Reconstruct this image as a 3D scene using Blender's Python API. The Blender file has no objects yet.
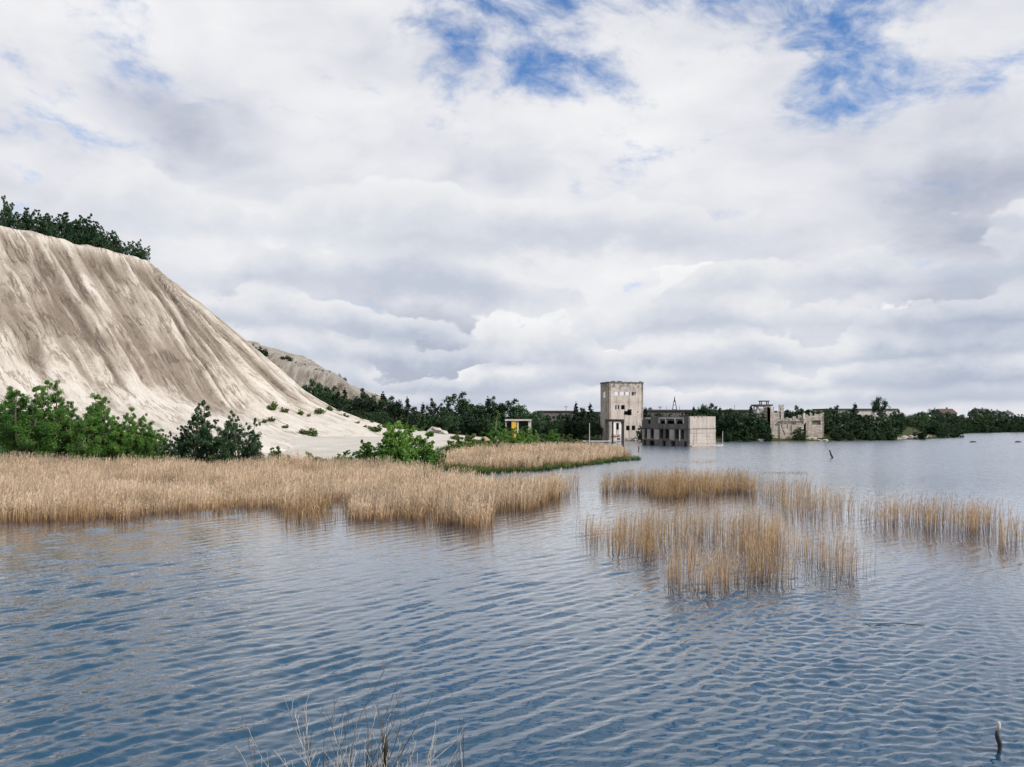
import bpy, math, random
import numpy as np
from mathutils import Vector

SC = bpy.context.scene
COL = SC.collection
R = math.radians
F = 804.0          # focal length in pixels of the 1024 px wide photograph
HOR = 417.0        # row of the horizon
EYE = 6.0          # eye height above the lake

# ------------------------------------------------------------------ camera
cd = bpy.data.cameras.new('camera')
cd.sensor_width = 36.0
cd.lens = F / 1024 * 36.0
cd.shift_y = (HOR - 383.5) / 1024
cd.clip_start = 0.1
cd.clip_end = 9000
cam = bpy.data.objects.new('camera', cd)
cam.location = (0, 0, EYE)
cam.rotation_euler = (R(90), 0, 0)
COL.objects.link(cam)
SC.camera = cam

# ------------------------------------------------------------------ light
SUN_AZ = 60.0      # degrees from "behind the camera" towards the right
SUN_EL = 40.0
to_sun = Vector((math.sin(R(SUN_AZ)) * math.cos(R(SUN_EL)), -math.cos(R(SUN_AZ)) * math.cos(R(SUN_EL)), math.sin(R(SUN_EL))))
sl = bpy.data.lights.new('sun', 'SUN')
sl.energy = 4.8
sl.angle = R(1.5)
sl.color = (1.0, 0.95, 0.88)
so = bpy.data.objects.new('sun', sl)
so.rotation_euler = (-to_sun).to_track_quat('-Z', 'Y').to_euler()
COL.objects.link(so)

SC.view_settings.view_transform = 'Standard'
SC.view_settings.look = 'None'
SC.view_settings.gamma = 1.0
SC.view_settings.exposure = 0.0
SC.view_settings.use_curve_mapping = False
SC.render.engine = 'CYCLES'
SC.cycles.max_bounces = 5
SC.cycles.diffuse_bounces = 2
SC.cycles.glossy_bounces = 2
SC.cycles.transmission_bounces = 2

# ------------------------------------------------------------------ node helper
class NT:
    def __init__(self, tree):
        self.t = tree
        self.n = tree.nodes
        self.n.clear()

    def link(self, src, dst):
        if isinstance(src, bpy.types.Node):
            src = src.outputs[0]
        if isinstance(src, bpy.types.NodeSocket):
            self.t.links.new(src, dst)
        else:
            if hasattr(dst.default_value, '__len__') and not hasattr(src, '__len__'):
                src = [src] * len(dst.default_value)
            if hasattr(dst.default_value, '__len__') and len(dst.default_value) == 4 and len(src) == 3:
                src = tuple(src) + (1.0,)
            dst.default_value = src

    def node(self, kind, props=None, **ins):
        nd = self.n.new(kind)
        for k, v in (props or {}).items():
            setattr(nd, k, v)
        for k, v in ins.items():
            key = int(k[1:]) if k[0] == 'i' and k[1:].isdigit() else k.replace('_', ' ')
            self.link(v, nd.inputs[key])
        return nd

    def m(self, op, a, b=0.0, c=0.0, clamp=False):
        return self.node('ShaderNodeMath', {'operation': op, 'use_clamp': clamp}, i0=a, i1=b, i2=c).outputs[0]

    def vm(self, op, a, b=(0, 0, 0)):
        nd = self.node('ShaderNodeVectorMath', {'operation': op}, i0=a, i1=b)
        return nd.outputs['Value'] if op in ('DOT_PRODUCT', 'LENGTH', 'DISTANCE') else nd.outputs[0]

    def noise(self, vec, scale=1.0, detail=4.0, rough=0.5, dist=0.0, lac=2.0):
        return self.node('ShaderNodeTexNoise', None, Vector=vec, Scale=scale, Detail=detail, Roughness=rough, Distortion=dist, Lacunarity=lac).outputs[0]

    def ss(self, x, a, b, lo=0.0, hi=1.0):
        nd = self.node('ShaderNodeMapRange', {'interpolation_type': 'SMOOTHSTEP'})
        for i, v in enumerate((x, a, b, lo, hi)):
            self.link(v, nd.inputs[i])
        return nd.outputs[0]

    def lin(self, x, a, b, lo=0.0, hi=1.0):
        nd = self.node('ShaderNodeMapRange')
        for i, v in enumerate((x, a, b, lo, hi)):
            self.link(v, nd.inputs[i])
        return nd.outputs[0]

    def mix(self, f, a, b, mode='MIX'):
        nd = self.node('ShaderNodeMix', {'data_type': 'RGBA', 'blend_type': mode})
        self.link(f, nd.inputs[0]); self.link(a, nd.inputs[6]); self.link(b, nd.inputs[7])
        return nd.outputs[2]

    def ramp(self, f, stops):
        nd = self.node('ShaderNodeValToRGB', None, Fac=f)
        el = nd.color_ramp.elements
        while len(el) < len(stops):
            el.new(0.5)
        for e, (p, c) in zip(el, stops):
            e.position = p
            e.color = tuple(c) + (1.0,)
        return nd.outputs[0]

    def mapping(self, vec, scale=(1, 1, 1), rot=(0, 0, 0), loc=(0, 0, 0)):
        return self.node('ShaderNodeMapping', None, Vector=vec, Scale=scale, Rotation=rot, Location=loc).outputs[0]

# ------------------------------------------------------------------ sky
def pdir(px, py):
    return Vector(((px - 512) / F, 1.0, (HOR - py) / F)).normalized()

world = bpy.data.worlds.new('World')
SC.world = world
world.use_nodes = True
world.cycles.sampling_method = 'MANUAL'
world.cycles.sample_map_resolution = 512
w = NT(world.node_tree)
sky = w.node('ShaderNodeTexSky', {'sky_type': 'NISHITA', 'sun_disc': False, 'sun_elevation': R(SUN_EL), 'sun_rotation': R(180 - SUN_AZ),
                                  'air_density': 1.0, 'dust_density': 0.6, 'ozone_density': 2.0})
D = w.node('ShaderNodeTexCoord').outputs['Generated']
sep = w.node('ShaderNodeSeparateXYZ', None, Vector=D)
elev = sep.outputs['Z']
# high broad cloud sheet
V1 = w.mapping(D, (2.4, 2.4, 4.6), loc=(3.1, 0.7, 1.9))
warp = w.node('ShaderNodeTexNoise', None, Vector=V1, Scale=1.3, Detail=3.0).outputs[1]
V1w = w.vm('ADD', V1, w.node('ShaderNodeVectorMath', {'operation': 'SCALE'}, i0=w.vm('SUBTRACT', warp, (0.5, 0.5, 0.5)), Scale=0.45).outputs[0])
n1 = w.noise(V1w, 1.5, 7.0, 0.57)
n1f = w.noise(V1w, 3.4, 7.0, 0.60)
n1s = w.noise(w.vm('ADD', V1w, (0.12, -0.03, 0.16)), 1.5, 5.0, 0.5)
gap = 0.0
for px, py, rad, amt in ((505, 28, 0.15, 0.46), (580, 55, 0.12, 0.24), (875, 50, 0.13, 0.40), (800, 45, 0.10, 0.26), (650, -15, 0.11, 0.36), (740, -15, 0.11, 0.46), (55, 122, 0.08, 0.24), (15, 80, 0.07, 0.16), (355, 258, 0.05, 0.3), (690, 100, 0.09, 0.30)):
    dd = w.vm('DISTANCE', D, tuple(pdir(px, py)))
    g = w.ss(dd, 0.0, rad, amt, 0.0)
    gap = w.m('ADD', g, gap)
hi = w.ss(elev, 0.42, 0.62, 0.0, 0.16)
cov_in = w.m('SUBTRACT', w.m('SUBTRACT', w.m('ADD', w.m('MULTIPLY', w.m('SUBTRACT', n1f, 0.5), 2.6), w.ss(elev, 0.16, 0.42, 1.1, 0.93)), gap), hi)
cover = w.ss(cov_in, 0.20, 0.86)
soft = w.noise(w.mapping(D, (1.9, 1.9, 4.0), loc=(7.7, 2.2, 5.1)), 1.4, 5.0, 0.5)
dark = w.m('ADD', w.ss(w.vm('DISTANCE', D, tuple(pdir(985, 215))), 0.0, 0.19, 0.36, 0.0), w.ss(w.vm('DISTANCE', D, tuple(pdir(430, 372))), 0.0, 0.16, 0.24, 0.0))
dark = w.m('ADD', dark, w.ss(w.vm('DISTANCE', D, tuple(pdir(960, 372))), 0.0, 0.14, 0.30, 0.0))
sh1 = w.m('ADD', w.m('MULTIPLY', w.m('SUBTRACT', n1, n1s), 1.6), w.m('MULTIPLY', w.m('SUBTRACT', soft, 0.5), 1.5))
sh1 = w.m('SUBTRACT', sh1, dark)
col1 = w.ramp(w.m('ADD', sh1, 0.60, clamp=True), [(0.0, (0.46, 0.50, 0.60)), (0.34, (0.69, 0.71, 0.78)), (0.62, (0.82, 0.825, 0.86)), (1.0, (0.94, 0.94, 0.95))])
skyc = w.node('ShaderNodeVectorMath', {'operation': 'SCALE'}, i0=sky.outputs[0], Scale=0.14).outputs[0]
skyc = w.mix(1.0, skyc, (0.58, 0.86, 1.15), 'MULTIPLY')
c = w.mix(cover, skyc, col1)
# rows of heaped clouds: flat grey bases, billowing white tops, smaller towards the horizon
az = w.m('ARCTAN2', sep.outputs['X'], sep.outputs['Y'])
fine = w.noise(w.mapping(D, (22, 22, 34)), 1.0, 5.0, 0.6)
for base, hgt, frq, sd, cut_, op in ((0.012, 0.034, 13.0, 1.7, 0.26, 0.85), (0.036, 0.048, 9.0, 5.2, 0.30, 0.9), (0.066, 0.066, 6.6, 9.1, 0.33, 0.92), (0.104, 0.085, 5.0, 13.4, 0.36, 0.92), (0.150, 0.105, 3.8, 17.9, 0.40, 0.9), (0.205, 0.12, 3.0, 23.3, 0.44, 0.75)):
    cv = w.node('ShaderNodeCombineXYZ', None, X=w.m('MULTIPLY', az, frq), Y=sd, Z=w.m('MULTIPLY', elev, frq * 1.5)).outputs[0]
    n = w.noise(cv, 1.0, 5.5, 0.55, 0.15)
    sway = w.noise(w.node('ShaderNodeCombineXYZ', None, X=w.m('MULTIPLY', az, frq * 0.45), Y=sd + 3.0, Z=0.0).outputs[0], 1.0, 2.0, 0.5)
    t_ = w.m('DIVIDE', w.m('SUBTRACT', w.m('SUBTRACT', elev, base), w.m('MULTIPLY', w.m('SUBTRACT', sway, 0.5), hgt * 0.9)), hgt)
    room = w.m('MULTIPLY', w.m('SUBTRACT', w.m('ADD', w.m('MULTIPLY', n, 0.75), w.m('MULTIPLY', sway, 0.25)), cut_), 4.2)
    dens = w.m('SUBTRACT', room, w.m('ABSOLUTE', t_))
    mask = w.m('MULTIPLY', w.ss(dens, 0.0, 0.10), w.ss(w.m('ADD', t_, w.m('MULTIPLY', w.m('SUBTRACT', fine, 0.5), 0.5)), -0.22, 0.10))
    lit = w.m('ADD', w.m('MULTIPLY', t_, 0.60), w.m('MULTIPLY', w.ss(dens, 0.75, 0.05), 0.30))
    lit = w.m('ADD', lit, w.m('MULTIPLY', w.m('SUBTRACT', fine, 0.5), 0.45))
    lit = w.m('SUBTRACT', w.m('ADD', lit, 0.15), w.m('MULTIPLY', dark, 0.75), clamp=True)
    cc = w.ramp(lit, [(0.0, (0.42, 0.48, 0.60)), (0.30, (0.62, 0.66, 0.745)), (0.6, (0.81, 0.82, 0.85)), (1.0, (0.96, 0.96, 0.96))])
    c = w.mix(w.m('MULTIPLY', mask, op), c, cc)
low = w.ss(elev, 0.0, 0.05, 0.35, 0.0)
c = w.mix(low, c, (0.70, 0.72, 0.77))
bg = w.node('ShaderNodeBackground', None, Color=c, Strength=1.0)
wo = w.node('ShaderNodeOutputWorld')
w.t.links.new(bg.outputs[0], wo.inputs[0])

# ------------------------------------------------------------------ numeric helpers
def at(px, py, Y):
    return Vector(((px - 512) / F * Y, Y, EYE - (py - HOR) / F * Y))

def on_water(px, py):
    Y = EYE * F / (py - HOR)
    return ((px - 512) / F * Y, Y)

def hash2(ix, iy, seed):
    h = (ix.astype(np.int64) * 374761393 + iy.astype(np.int64) * 668265263 + seed * 974711) & 0xFFFFFFFF
    h = ((h ^ (h >> 13)) * 1274126177) & 0xFFFFFFFF
    return ((h ^ (h >> 16)) & 0xFFFFFF) / float(0xFFFFFF)

def vnoise(x, y, seed=0):
    x = np.asarray(x, float); y = np.asarray(y, float)
    ix = np.floor(x); iy = np.floor(y)
    fx = x - ix; fy = y - iy
    fx = fx * fx * fx * (fx * (fx * 6 - 15) + 10); fy = fy * fy * fy * (fy * (fy * 6 - 15) + 10)
    a = hash2(ix, iy, seed); b = hash2(ix + 1, iy, seed); c_ = hash2(ix, iy + 1, seed); d = hash2(ix + 1, iy + 1, seed)
    return (a * (1 - fx) + b * fx) * (1 - fy) + (c_ * (1 - fx) + d * fx) * fy

def fbm(x, y, seed=0, octv=4, gain=0.5):
    s = 0; a = 1; t = 0
    for k in range(octv):
        s = s + a * vnoise(x * 2 ** k, y * 2 ** k, seed + k * 17); t += a; a *= gain
    return s / t

def sstep(x, a, b):
    t = np.clip((x - a) / (b - a), 0, 1)
    return t * t * (3 - 2 * t)

def seg_dist(x, y, pts, closed=False):
    """distance to a polyline, arc length of the nearest point, index of nearest segment, t, offset vector"""
    best = np.full(x.shape, 1e9); bs = np.zeros(x.shape); bi = np.zeros(x.shape, int); bt = np.zeros(x.shape)
    n = len(pts); acc = 0
    for i in range(n if closed else n - 1):
        ax, ay = pts[i][:2]; bx, by = pts[(i + 1) % n][:2]
        dx, dy = bx - ax, by - ay
        L = math.hypot(dx, dy)
        t = np.clip(((x - ax) * dx + (y - ay) * dy) / (L * L), 0, 1)
        d = np.hypot(x - ax - t * dx, y - ay - t * dy)
        k = d < best
        best = np.where(k, d, best); bs = np.where(k, acc + t * L, bs); bi = np.where(k, i, bi); bt = np.where(k, t, bt)
        acc += L
    return best, bs, bi, bt

def inside(x, y, poly):
    r = np.zeros(np.shape(x), bool)
    n = len(poly)
    for i in range(n):
        ax, ay = poly[i][:2]; bx, by = poly[(i + 1) % n][:2]
        if ay == by:
            continue
        k = ((ay > y) != (by > y)) & (x < (bx - ax) * (y - ay) / (by - ay) + ax)
        r ^= k
    return r

# ------------------------------------------------------------------ the lie of the land
LAKE = [(-75, 9.0), (-75, 60), (-50, 64), (-30, 67), (-14, 74), (-8, 88), (2, 94), (12, 108), (18, 126), (19, 142), (13, 152), (15, 170), (17, 188),
        (22, 197), (40, 199), (52, 194), (64, 196), (80, 200), (99, 208), (112, 216), (130, 233), (134, 242), (140, 262), (152, 284), (176, 302),
        (205, 321), (262, 350), (420, 380), (420, 9.0)]

def land(x, y):
    d, _, _, _ = seg_dist(x, y, LAKE, True)
    d = np.where(inside(x, y, LAKE), -d, d)
    n = fbm(x / 14, y / 14, 5, 4) - 0.5
    d = d + n * 3.0
    z = np.where(d > 0, 0.05 + 0.55 * sstep(d, 2, 24) + 2.2 * sstep(d, 18, 75) + n * 0.7 * sstep(d, 3, 20), -np.minimum(-d * 0.25, 3.0))
    z = z + np.where(d > 0, 2.2 * np.exp(-((x + 30) / 26) ** 2 - ((y - 172) / 34) ** 2), 0)
    right = sstep(x, 30, 60) * sstep(y, 150, 190)
    z = z + np.where(d > 0, right * 1.7 * sstep(d, 2, 14), 0)
    near = np.clip(9.2 - y, 0, 12) * 0.48 + n * 0.3
    z = np.where((y < 9.2) & (y > -60), near, z)
    return z, d

HEAP1 = [(-150, 86, 43), (-134.5, 104.4, 43), (-95.5, 150, 42), (-77.4, 171, 39.5), (-83, 205, 37), (-104, 270, 33), (-150, 330, 30)]
HEAP2 = [(-150, 300, 40), (at(200, 335, 290).x, 290, at(200, 335, 290).z), (at(262, 351, 287).x, 287, at(262, 351, 287).z), (at(290, 361, 285).x, 285, at(290, 361, 285).z),
         (at(315, 370, 284).x, 284, at(315, 370, 284).z), (at(342, 377, 282).x, 282, at(342, 377, 282).z), (at(352, 385, 284).x, 288, at(352, 385, 284).z), (-52, 330, 14)]

def heap(x, y, pts, slope, dmid, dend, seed, gul):
    wx = x + (fbm(x / 40, y / 40, seed, 2) - 0.5) * 4.5 + (fbm(x / 4, y / 4, seed + 4, 3) - 0.5) * 0.7
    wy = y + (fbm(x / 40, y / 40, seed + 50, 2) - 0.5) * 4.5 + (fbm(x / 4, y / 4, seed + 54, 3) - 0.5) * 0.7
    d, s, i, t = seg_dist(wx, wy, pts)
    hs = np.array([p[2] for p in pts]); xs = np.array([p[0] for p in pts]); ys = np.array([p[1] for p in pts])
    top = hs[i] * (1 - t) + hs[i + 1] * t
    # signed side: right-hand side of the walk direction is outside
    dx = xs[i + 1] - xs[i]; dy = ys[i + 1] - ys[i]
    nx_ = xs[i] + t * dx; ny_ = ys[i] + t * dy
    poly = list(pts) + [(-400, pts[-1][1]), (-400, pts[0][1])]
    ins = inside(wx, wy, poly)
    ang = np.arctan2(wy - ny_, wx - nx_)
    u = s + np.where((t <= 0) | (t >= 1), ang * 34, 0) + np.where((t > 0) & (t < 1), np.arctan2(-dx, dy) * 34, 0)
    dd = np.where(ins, 0, d)
    # straight upper face, then a concave foot running out into an apron
    ex = np.maximum(dd - dmid, 0)
    drop = slope * np.minimum(dd, dmid) + slope * 11 * (1 - np.exp(-ex / 11)) + 0.13 * ex + 0.25 * np.maximum(dd - dend, 0)
    rough = (fbm(x / 3.0, y / 3.0, seed + 9, 4) - 0.5)
    z = top - drop + np.where(ins, 0.6 * np.minimum(d, 3) / 3 + 1.2 * rough, 0)
    # gullies run down the fall line
    wu = u + 3.0 * (fbm(u / 20, dd / 34, seed + 3, 2) - 0.5) + 1.1 * (fbm(u / 5, dd / 13, seed + 6, 2) - 0.5)
    def ridged(fr, sd, along):
        n = vnoise(wu / fr, dd / along, sd)
        return (1 - np.abs(2 * n - 1))
    g1 = ridged(5.2, seed + 21, 70) ** 3.4
    g2 = ridged(2.3, seed + 33, 34) ** 2.8
    g3 = ridged(1.2, seed + 41, 16) ** 2.2
    g4 = ridged(0.75, seed + 47, 12) ** 1.6
    amp = sstep(dd, 0.5, 8) * (1 - 0.85 * sstep(dd, 26, 52))
    amp2 = sstep(dd, -1, 3) * (1 - 0.74 * sstep(dd, 26, 54))
    patch = np.clip(2.2 * (fbm(wu / 6, dd / 14, seed + 61, 3) - 0.14), 0.35, 1.35)
    cut = gul * (1.35 * g1 * amp + 1.15 * g2 * amp2 * patch + (0.72 * g3 + 0.30 * g4) * amp2 * patch)
    z = z - cut + 0.4 * rough * amp2
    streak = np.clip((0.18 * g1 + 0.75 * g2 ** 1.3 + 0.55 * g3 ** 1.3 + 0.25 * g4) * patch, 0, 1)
    return z, dd, streak, amp2, wu

def heap1(x, y):
    return heap(x, y, HEAP1, 0.83, 30, 70, 3, 1.0)

def heap2(x, y):
    return heap(x, y, HEAP2, 0.72, 26, 55, 77, 1.0)

def H(x, y):
    x = np.atleast_1d(np.asarray(x, float)); y = np.atleast_1d(np.asarray(y, float))
    z = land(x, y)[0]
    z = np.maximum(z, heap1(x, y)[0])
    z = np.maximum(z, heap2(x, y)[0])
    return z

def h1(x, y):
    return float(H(x, y)[0])

# ------------------------------------------------------------------ mesh helpers
def mesh_np(name, verts, faces, loops_per=4):
    me = bpy.data.meshes.new(name)
    verts = np.asarray(verts, np.float32); faces = np.asarray(faces, np.int32)
    me.vertices.add(len(verts)); me.vertices.foreach_set('co', verts.ravel())
    nf = len(faces)
    me.loops.add(nf * loops_per); me.loops.foreach_set('vertex_index', faces.ravel())
    me.polygons.add(nf); me.polygons.foreach_set('loop_start', np.arange(nf, dtype=np.int32) * loops_per)
    me.update(calc_edges=True)
    return me

def attr(me, name, vals, domain='POINT'):
    a = me.attributes.new(name, 'FLOAT', domain)
    a.data.foreach_set('value', np.asarray(vals, np.float32).ravel())

def smooth(me):
    me.polygons.foreach_set('use_smooth', np.ones(len(me.polygons), bool))

def link(name, me, mat=None, parent=None):
    o = bpy.data.objects.new(name, me)
    COL.objects.link(o)
    if mat is not None and me is not None and not me.materials:
        me.materials.append(mat)
    if parent is not None:
        o.parent = parent
    return o

def tag(o, label=None, cat=None, group=None, kind=None):
    if label: o['label'] = label
    if cat: o['category'] = cat
    if group: o['group'] = group
    if kind: o['kind'] = kind
    return o

def empty(name, loc, rz=0.0, label=None, cat=None, group=None):
    o = bpy.data.objects.new(name, None)
    o.empty_display_size = 0.3
    o.location = loc
    o.rotation_euler = (0, 0, rz)
    COL.objects.link(o)
    return tag(o, label, cat, group)

class MB:
    """collects shapes for one mesh"""
    def __init__(self):
        self.v = []; self.f = []

    def add(self, vs, fs):
        b = len(self.v)
        self.v += [tuple(p) for p in vs]
        self.f += [tuple(i + b for i in f) for f in fs]

    def box(self, x0, x1, y0, y1, z0, z1, rz=0.0, c=(0, 0), jit=0.0, rnd=random):
        p = []
        for z in (z0, z1):
            for x, y in ((x0, y0), (x1, y0), (x1, y1), (x0, y1)):
                if rz:
                    x, y = c[0] + (x - c[0]) * math.cos(rz) - (y - c[1]) * math.sin(rz), c[1] + (x - c[0]) * math.sin(rz) + (y - c[1]) * math.cos(rz)
                p.append((x + rnd.uniform(-jit, jit), y + rnd.uniform(-jit, jit), z + rnd.uniform(-jit, jit)))
        self.add(p, [(3, 2, 1, 0), (4, 5, 6, 7), (0, 1, 5, 4), (1, 2, 6, 5), (2, 3, 7, 6), (3, 0, 4, 7)])

    def tube(self, pts, rad, n=5):
        pts = [Vector(p) for p in pts]
        b = len(self.v)
        for k, p in enumerate(pts):
            t = (pts[min(k + 1, len(pts) - 1)] - pts[max(k - 1, 0)])
            if t.length < 1e-6:
                t = Vector((0, 0, 1))
            t.normalize()
            u = t.cross(Vector((0.37, 0.91, 0.13)))
            if u.length < 0.05:
                u = t.cross(Vector((1, 0, 0)))
            u.normalize(); v = t.cross(u)
            r = rad[k] if hasattr(rad, '__len__') else rad
            for j in range(n):
                a = 2 * math.pi * j / n
                self.v.append(tuple(p + u * (r * math.cos(a)) + v * (r * math.sin(a))))
        for k in range(len(pts) - 1):
            for j in range(n):
                a = b + k * n + j; c_ = b + k * n + (j + 1) % n
                self.f.append((a, c_, c_ + n, a + n))
        self.f.append(tuple(b + n - 1 - j for j in range(n)))
        self.f.append(tuple(b + (len(pts) - 1) * n + j for j in range(n)))

    def mesh(self, name):
        me = bpy.data.meshes.new(name)
        me.from_pydata(self.v, [], self.f)
        me.update()
        return me

    def build(self, name, mat, parent=None, smoothed=False):
        me = self.mesh(name)
        if smoothed:
            smooth(me)
        return link(name, me, mat, parent)

def grid_mesh(name, xs, ys, keep=None, zf=None):
    X, Y = np.meshgrid(xs, ys)
    Z = zf(X, Y)
    nx, ny = len(xs), len(ys)
    idx = np.arange(nx * ny).reshape(ny, nx)
    q = np.stack([idx[:-1, :-1], idx[:-1, 1:], idx[1:, 1:], idx[1:, :-1]], -1).reshape(-1, 4)
    V = np.stack([X, Y, Z], -1).reshape(-1, 3)
    sel = np.ones(len(V), bool)
    if keep is not None:
        k = keep(X, Y, Z).ravel()
        q = q[k[q].any(1)]
        used = np.zeros(len(V), bool); used[q.ravel()] = True
        remap = np.cumsum(used) - 1
        q = remap[q]; V = V[used]; sel = used
    me = mesh_np(name, V, q)
    smooth(me)
    return me, sel, X.ravel()[sel], Y.ravel()[sel]

# ------------------------------------------------------------------ materials
def new_mat(name):
    m = bpy.data.materials.new(name)
    m.use_nodes = True
    return m, NT(m.node_tree)

def finish(t, bsdf, disp=None):
    o = t.node('ShaderNodeOutputMaterial')
    t.t.links.new(bsdf.outputs[0], o.inputs[0])

def geo_pos(t):
    return t.node('ShaderNodeNewGeometry').outputs['Position']

def obj_pos(t):
    return t.node('ShaderNodeTexCoord').outputs['Object']

def get_attr(t, name):
    return t.node('ShaderNodeAttribute', {'attribute_name': name}).outputs['Fac']

def bump(t, h, dist, strength=1.0, normal=None):
    b = t.node('ShaderNodeBump', None, Strength=strength, Distance=dist, Height=h)
    if normal is not None:
        t.link(normal, b.inputs['Normal'])
    return b.outputs[0]

def mat_sandhill(dark=1.0):
    m, t = new_mat('quarry_sand_slope')
    p = geo_pos(t)
    s = get_attr(t, 'streak'); low_ = get_attr(t, 'low')
    fu = get_attr(t, 'fu'); fd = get_attr(t, 'fd')
    uv = t.node('ShaderNodeCombineXYZ', None, X=fu, Y=t.m('MULTIPLY', fd, 0.14), Z=0.0).outputs[0]
    rill = t.noise(uv, 0.8, 8, 0.62, 0.1)
    rill2 = t.noise(uv, 2.4, 6, 0.6, 0.1)
    n = t.noise(p, 0.16, 6, 0.6)
    nf = t.noise(p, 2.6, 6, 0.65)
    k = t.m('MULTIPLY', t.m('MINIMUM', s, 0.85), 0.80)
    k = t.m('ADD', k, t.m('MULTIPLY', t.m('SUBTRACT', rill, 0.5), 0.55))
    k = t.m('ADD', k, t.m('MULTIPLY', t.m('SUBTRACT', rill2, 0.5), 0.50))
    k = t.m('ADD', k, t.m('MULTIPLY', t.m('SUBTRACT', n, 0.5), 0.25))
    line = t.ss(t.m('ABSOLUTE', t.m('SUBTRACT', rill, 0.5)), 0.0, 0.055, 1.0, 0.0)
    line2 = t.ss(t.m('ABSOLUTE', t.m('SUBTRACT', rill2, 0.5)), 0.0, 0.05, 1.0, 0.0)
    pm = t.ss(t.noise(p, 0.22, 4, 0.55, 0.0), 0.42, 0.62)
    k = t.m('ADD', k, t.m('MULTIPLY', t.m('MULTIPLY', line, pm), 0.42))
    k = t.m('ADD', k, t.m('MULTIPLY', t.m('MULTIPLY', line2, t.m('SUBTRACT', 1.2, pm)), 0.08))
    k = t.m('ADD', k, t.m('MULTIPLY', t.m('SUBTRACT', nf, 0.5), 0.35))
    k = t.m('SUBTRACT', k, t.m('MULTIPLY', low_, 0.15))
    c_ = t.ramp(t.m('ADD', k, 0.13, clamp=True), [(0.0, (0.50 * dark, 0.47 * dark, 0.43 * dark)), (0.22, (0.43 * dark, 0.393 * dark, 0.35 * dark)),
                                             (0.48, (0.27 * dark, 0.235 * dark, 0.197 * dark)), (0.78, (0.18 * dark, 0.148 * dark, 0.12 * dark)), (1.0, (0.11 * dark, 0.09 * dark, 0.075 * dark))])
    h = t.m('ADD', t.m('MULTIPLY', t.noise(p, 1.4, 8, 0.62), 0.45), t.m('ADD', t.m('MULTIPLY', rill, -0.7), t.m('MULTIPLY', rill2, -0.3)))
    b = t.node('ShaderNodeBsdfPrincipled', None, Base_Color=c_, Roughness=0.95, Normal=bump(t, h, 0.55, 0.8))
    b.inputs['Specular IOR Level'].default_value = 0.1
    finish(t, b)
    return m

def mat_ground():
    m, t = new_mat('ground_soil_and_sand')
    p = geo_pos(t)
    s = get_attr(t, 'sand')
    n = t.noise(p, 0.22, 7, 0.6); nf = t.noise(p, 2.0, 6, 0.65)
    green = t.ramp(nf, [(0.25, (0.02, 0.028, 0.012)), (0.55, (0.045, 0.055, 0.022)), (0.8, (0.11, 0.10, 0.055))])
    sand = t.ramp(n, [(0.25, (0.36, 0.335, 0.30)), (0.7, (0.47, 0.45, 0.415))])
    f = t.ss(t.m('ADD', s, t.m('ADD', t.m('MULTIPLY', t.m('SUBTRACT', n, 0.5), 0.9), t.m('MULTIPLY', t.m('SUBTRACT', nf, 0.5), 0.6))), 0.42, 0.58)
    c_ = t.mix(f, green, sand)
    b = t.node('ShaderNodeBsdfPrincipled', None, Base_Color=c_, Roughness=0.95, Normal=bump(t, nf, 0.25, 0.7))
    b.inputs['Specular IOR Level'].default_value = 0.1
    finish(t, b)
    return m

def mat_water():
    m, t = new_mat('lake_water')
    p = geo_pos(t)
    def aniso(src, deg, along, across, loc=(0, 0, 0)):
        return t.mapping(t.mapping(src, rot=(0, 0, R(-deg))), (along, across, 1), loc=loc)
    far = get_attr(t, 'far')
    a2 = t.noise(aniso(p, 24, 0.55, 1.0, (3, 8, 0)), 1.0, 4.0, 0.6)
    a3 = t.noise(aniso(p, 20, 1.6, 3.6, (5, 1, 0)), 1.0, 2.0, 0.5)
    a4 = t.noise(aniso(p, 52, 4.0, 8.0), 1.0, 2.0, 0.5)
    h = t.m('MULTIPLY', t.m('MULTIPLY', a2, 0.17), far)
    h = t.m('ADD', h, t.m('MULTIPLY', a3, 0.022))
    h = t.m('ADD', h, t.m('MULTIPLY', a4, 0.004))
    nrm = bump(t, h, 1.0, 1.0)
    rough = t.lin(far, 0, 1, 0.04, 0.22)
    fr = t.node('ShaderNodeFresnel', None, IOR=1.34, Normal=nrm).outputs[0]
    fac = t.m('MULTIPLY', fr, t.lin(far, 0, 1, 1.7, 1.05), clamp=True)
    body = t.node('ShaderNodeBsdfDiffuse', None, Color=(0.003, 0.038, 0.080, 1))
    gl = t.node('ShaderNodeBsdfGlossy', None, Color=(1, 1, 1, 1), Roughness=rough, Normal=nrm)
    b = t.node('ShaderNodeMixShader', None, Fac=fac)
    t.t.links.new(body.outputs[0], b.inputs[1]); t.t.links.new(gl.outputs[0], b.inputs[2])
    finish(t, b)
    return m

def mat_leaf(name, a, b_, c_, trans=0.25):
    m, t = new_mat(name)
    tone = get_attr(t, 'tone')
    rnd = t.node('ShaderNodeObjectInfo').outputs['Random']
    f = t.m('ADD', t.m('MULTIPLY', tone, 0.6), t.m('MULTIPLY', rnd, 0.4))
    col = t.ramp(f, [(0.1, a), (0.5, b_), (0.95, c_)])
    d = t.node('ShaderNodeBsdfPrincipled', None, Base_Color=col, Roughness=0.6)
    d.inputs['Specular IOR Level'].default_value = 0.25
    tr = t.node('ShaderNodeBsdfTranslucent', None, Color=t.mix(1.0, col, (1.1, 1.35, 0.6), 'MULTIPLY'))
    mx = t.node('ShaderNodeMixShader', None, Fac=trans)
    t.t.links.new(d.outputs[0], mx.inputs[1]); t.t.links.new(tr.outputs[0], mx.inputs[2])
    finish(t, mx)
    return m

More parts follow.
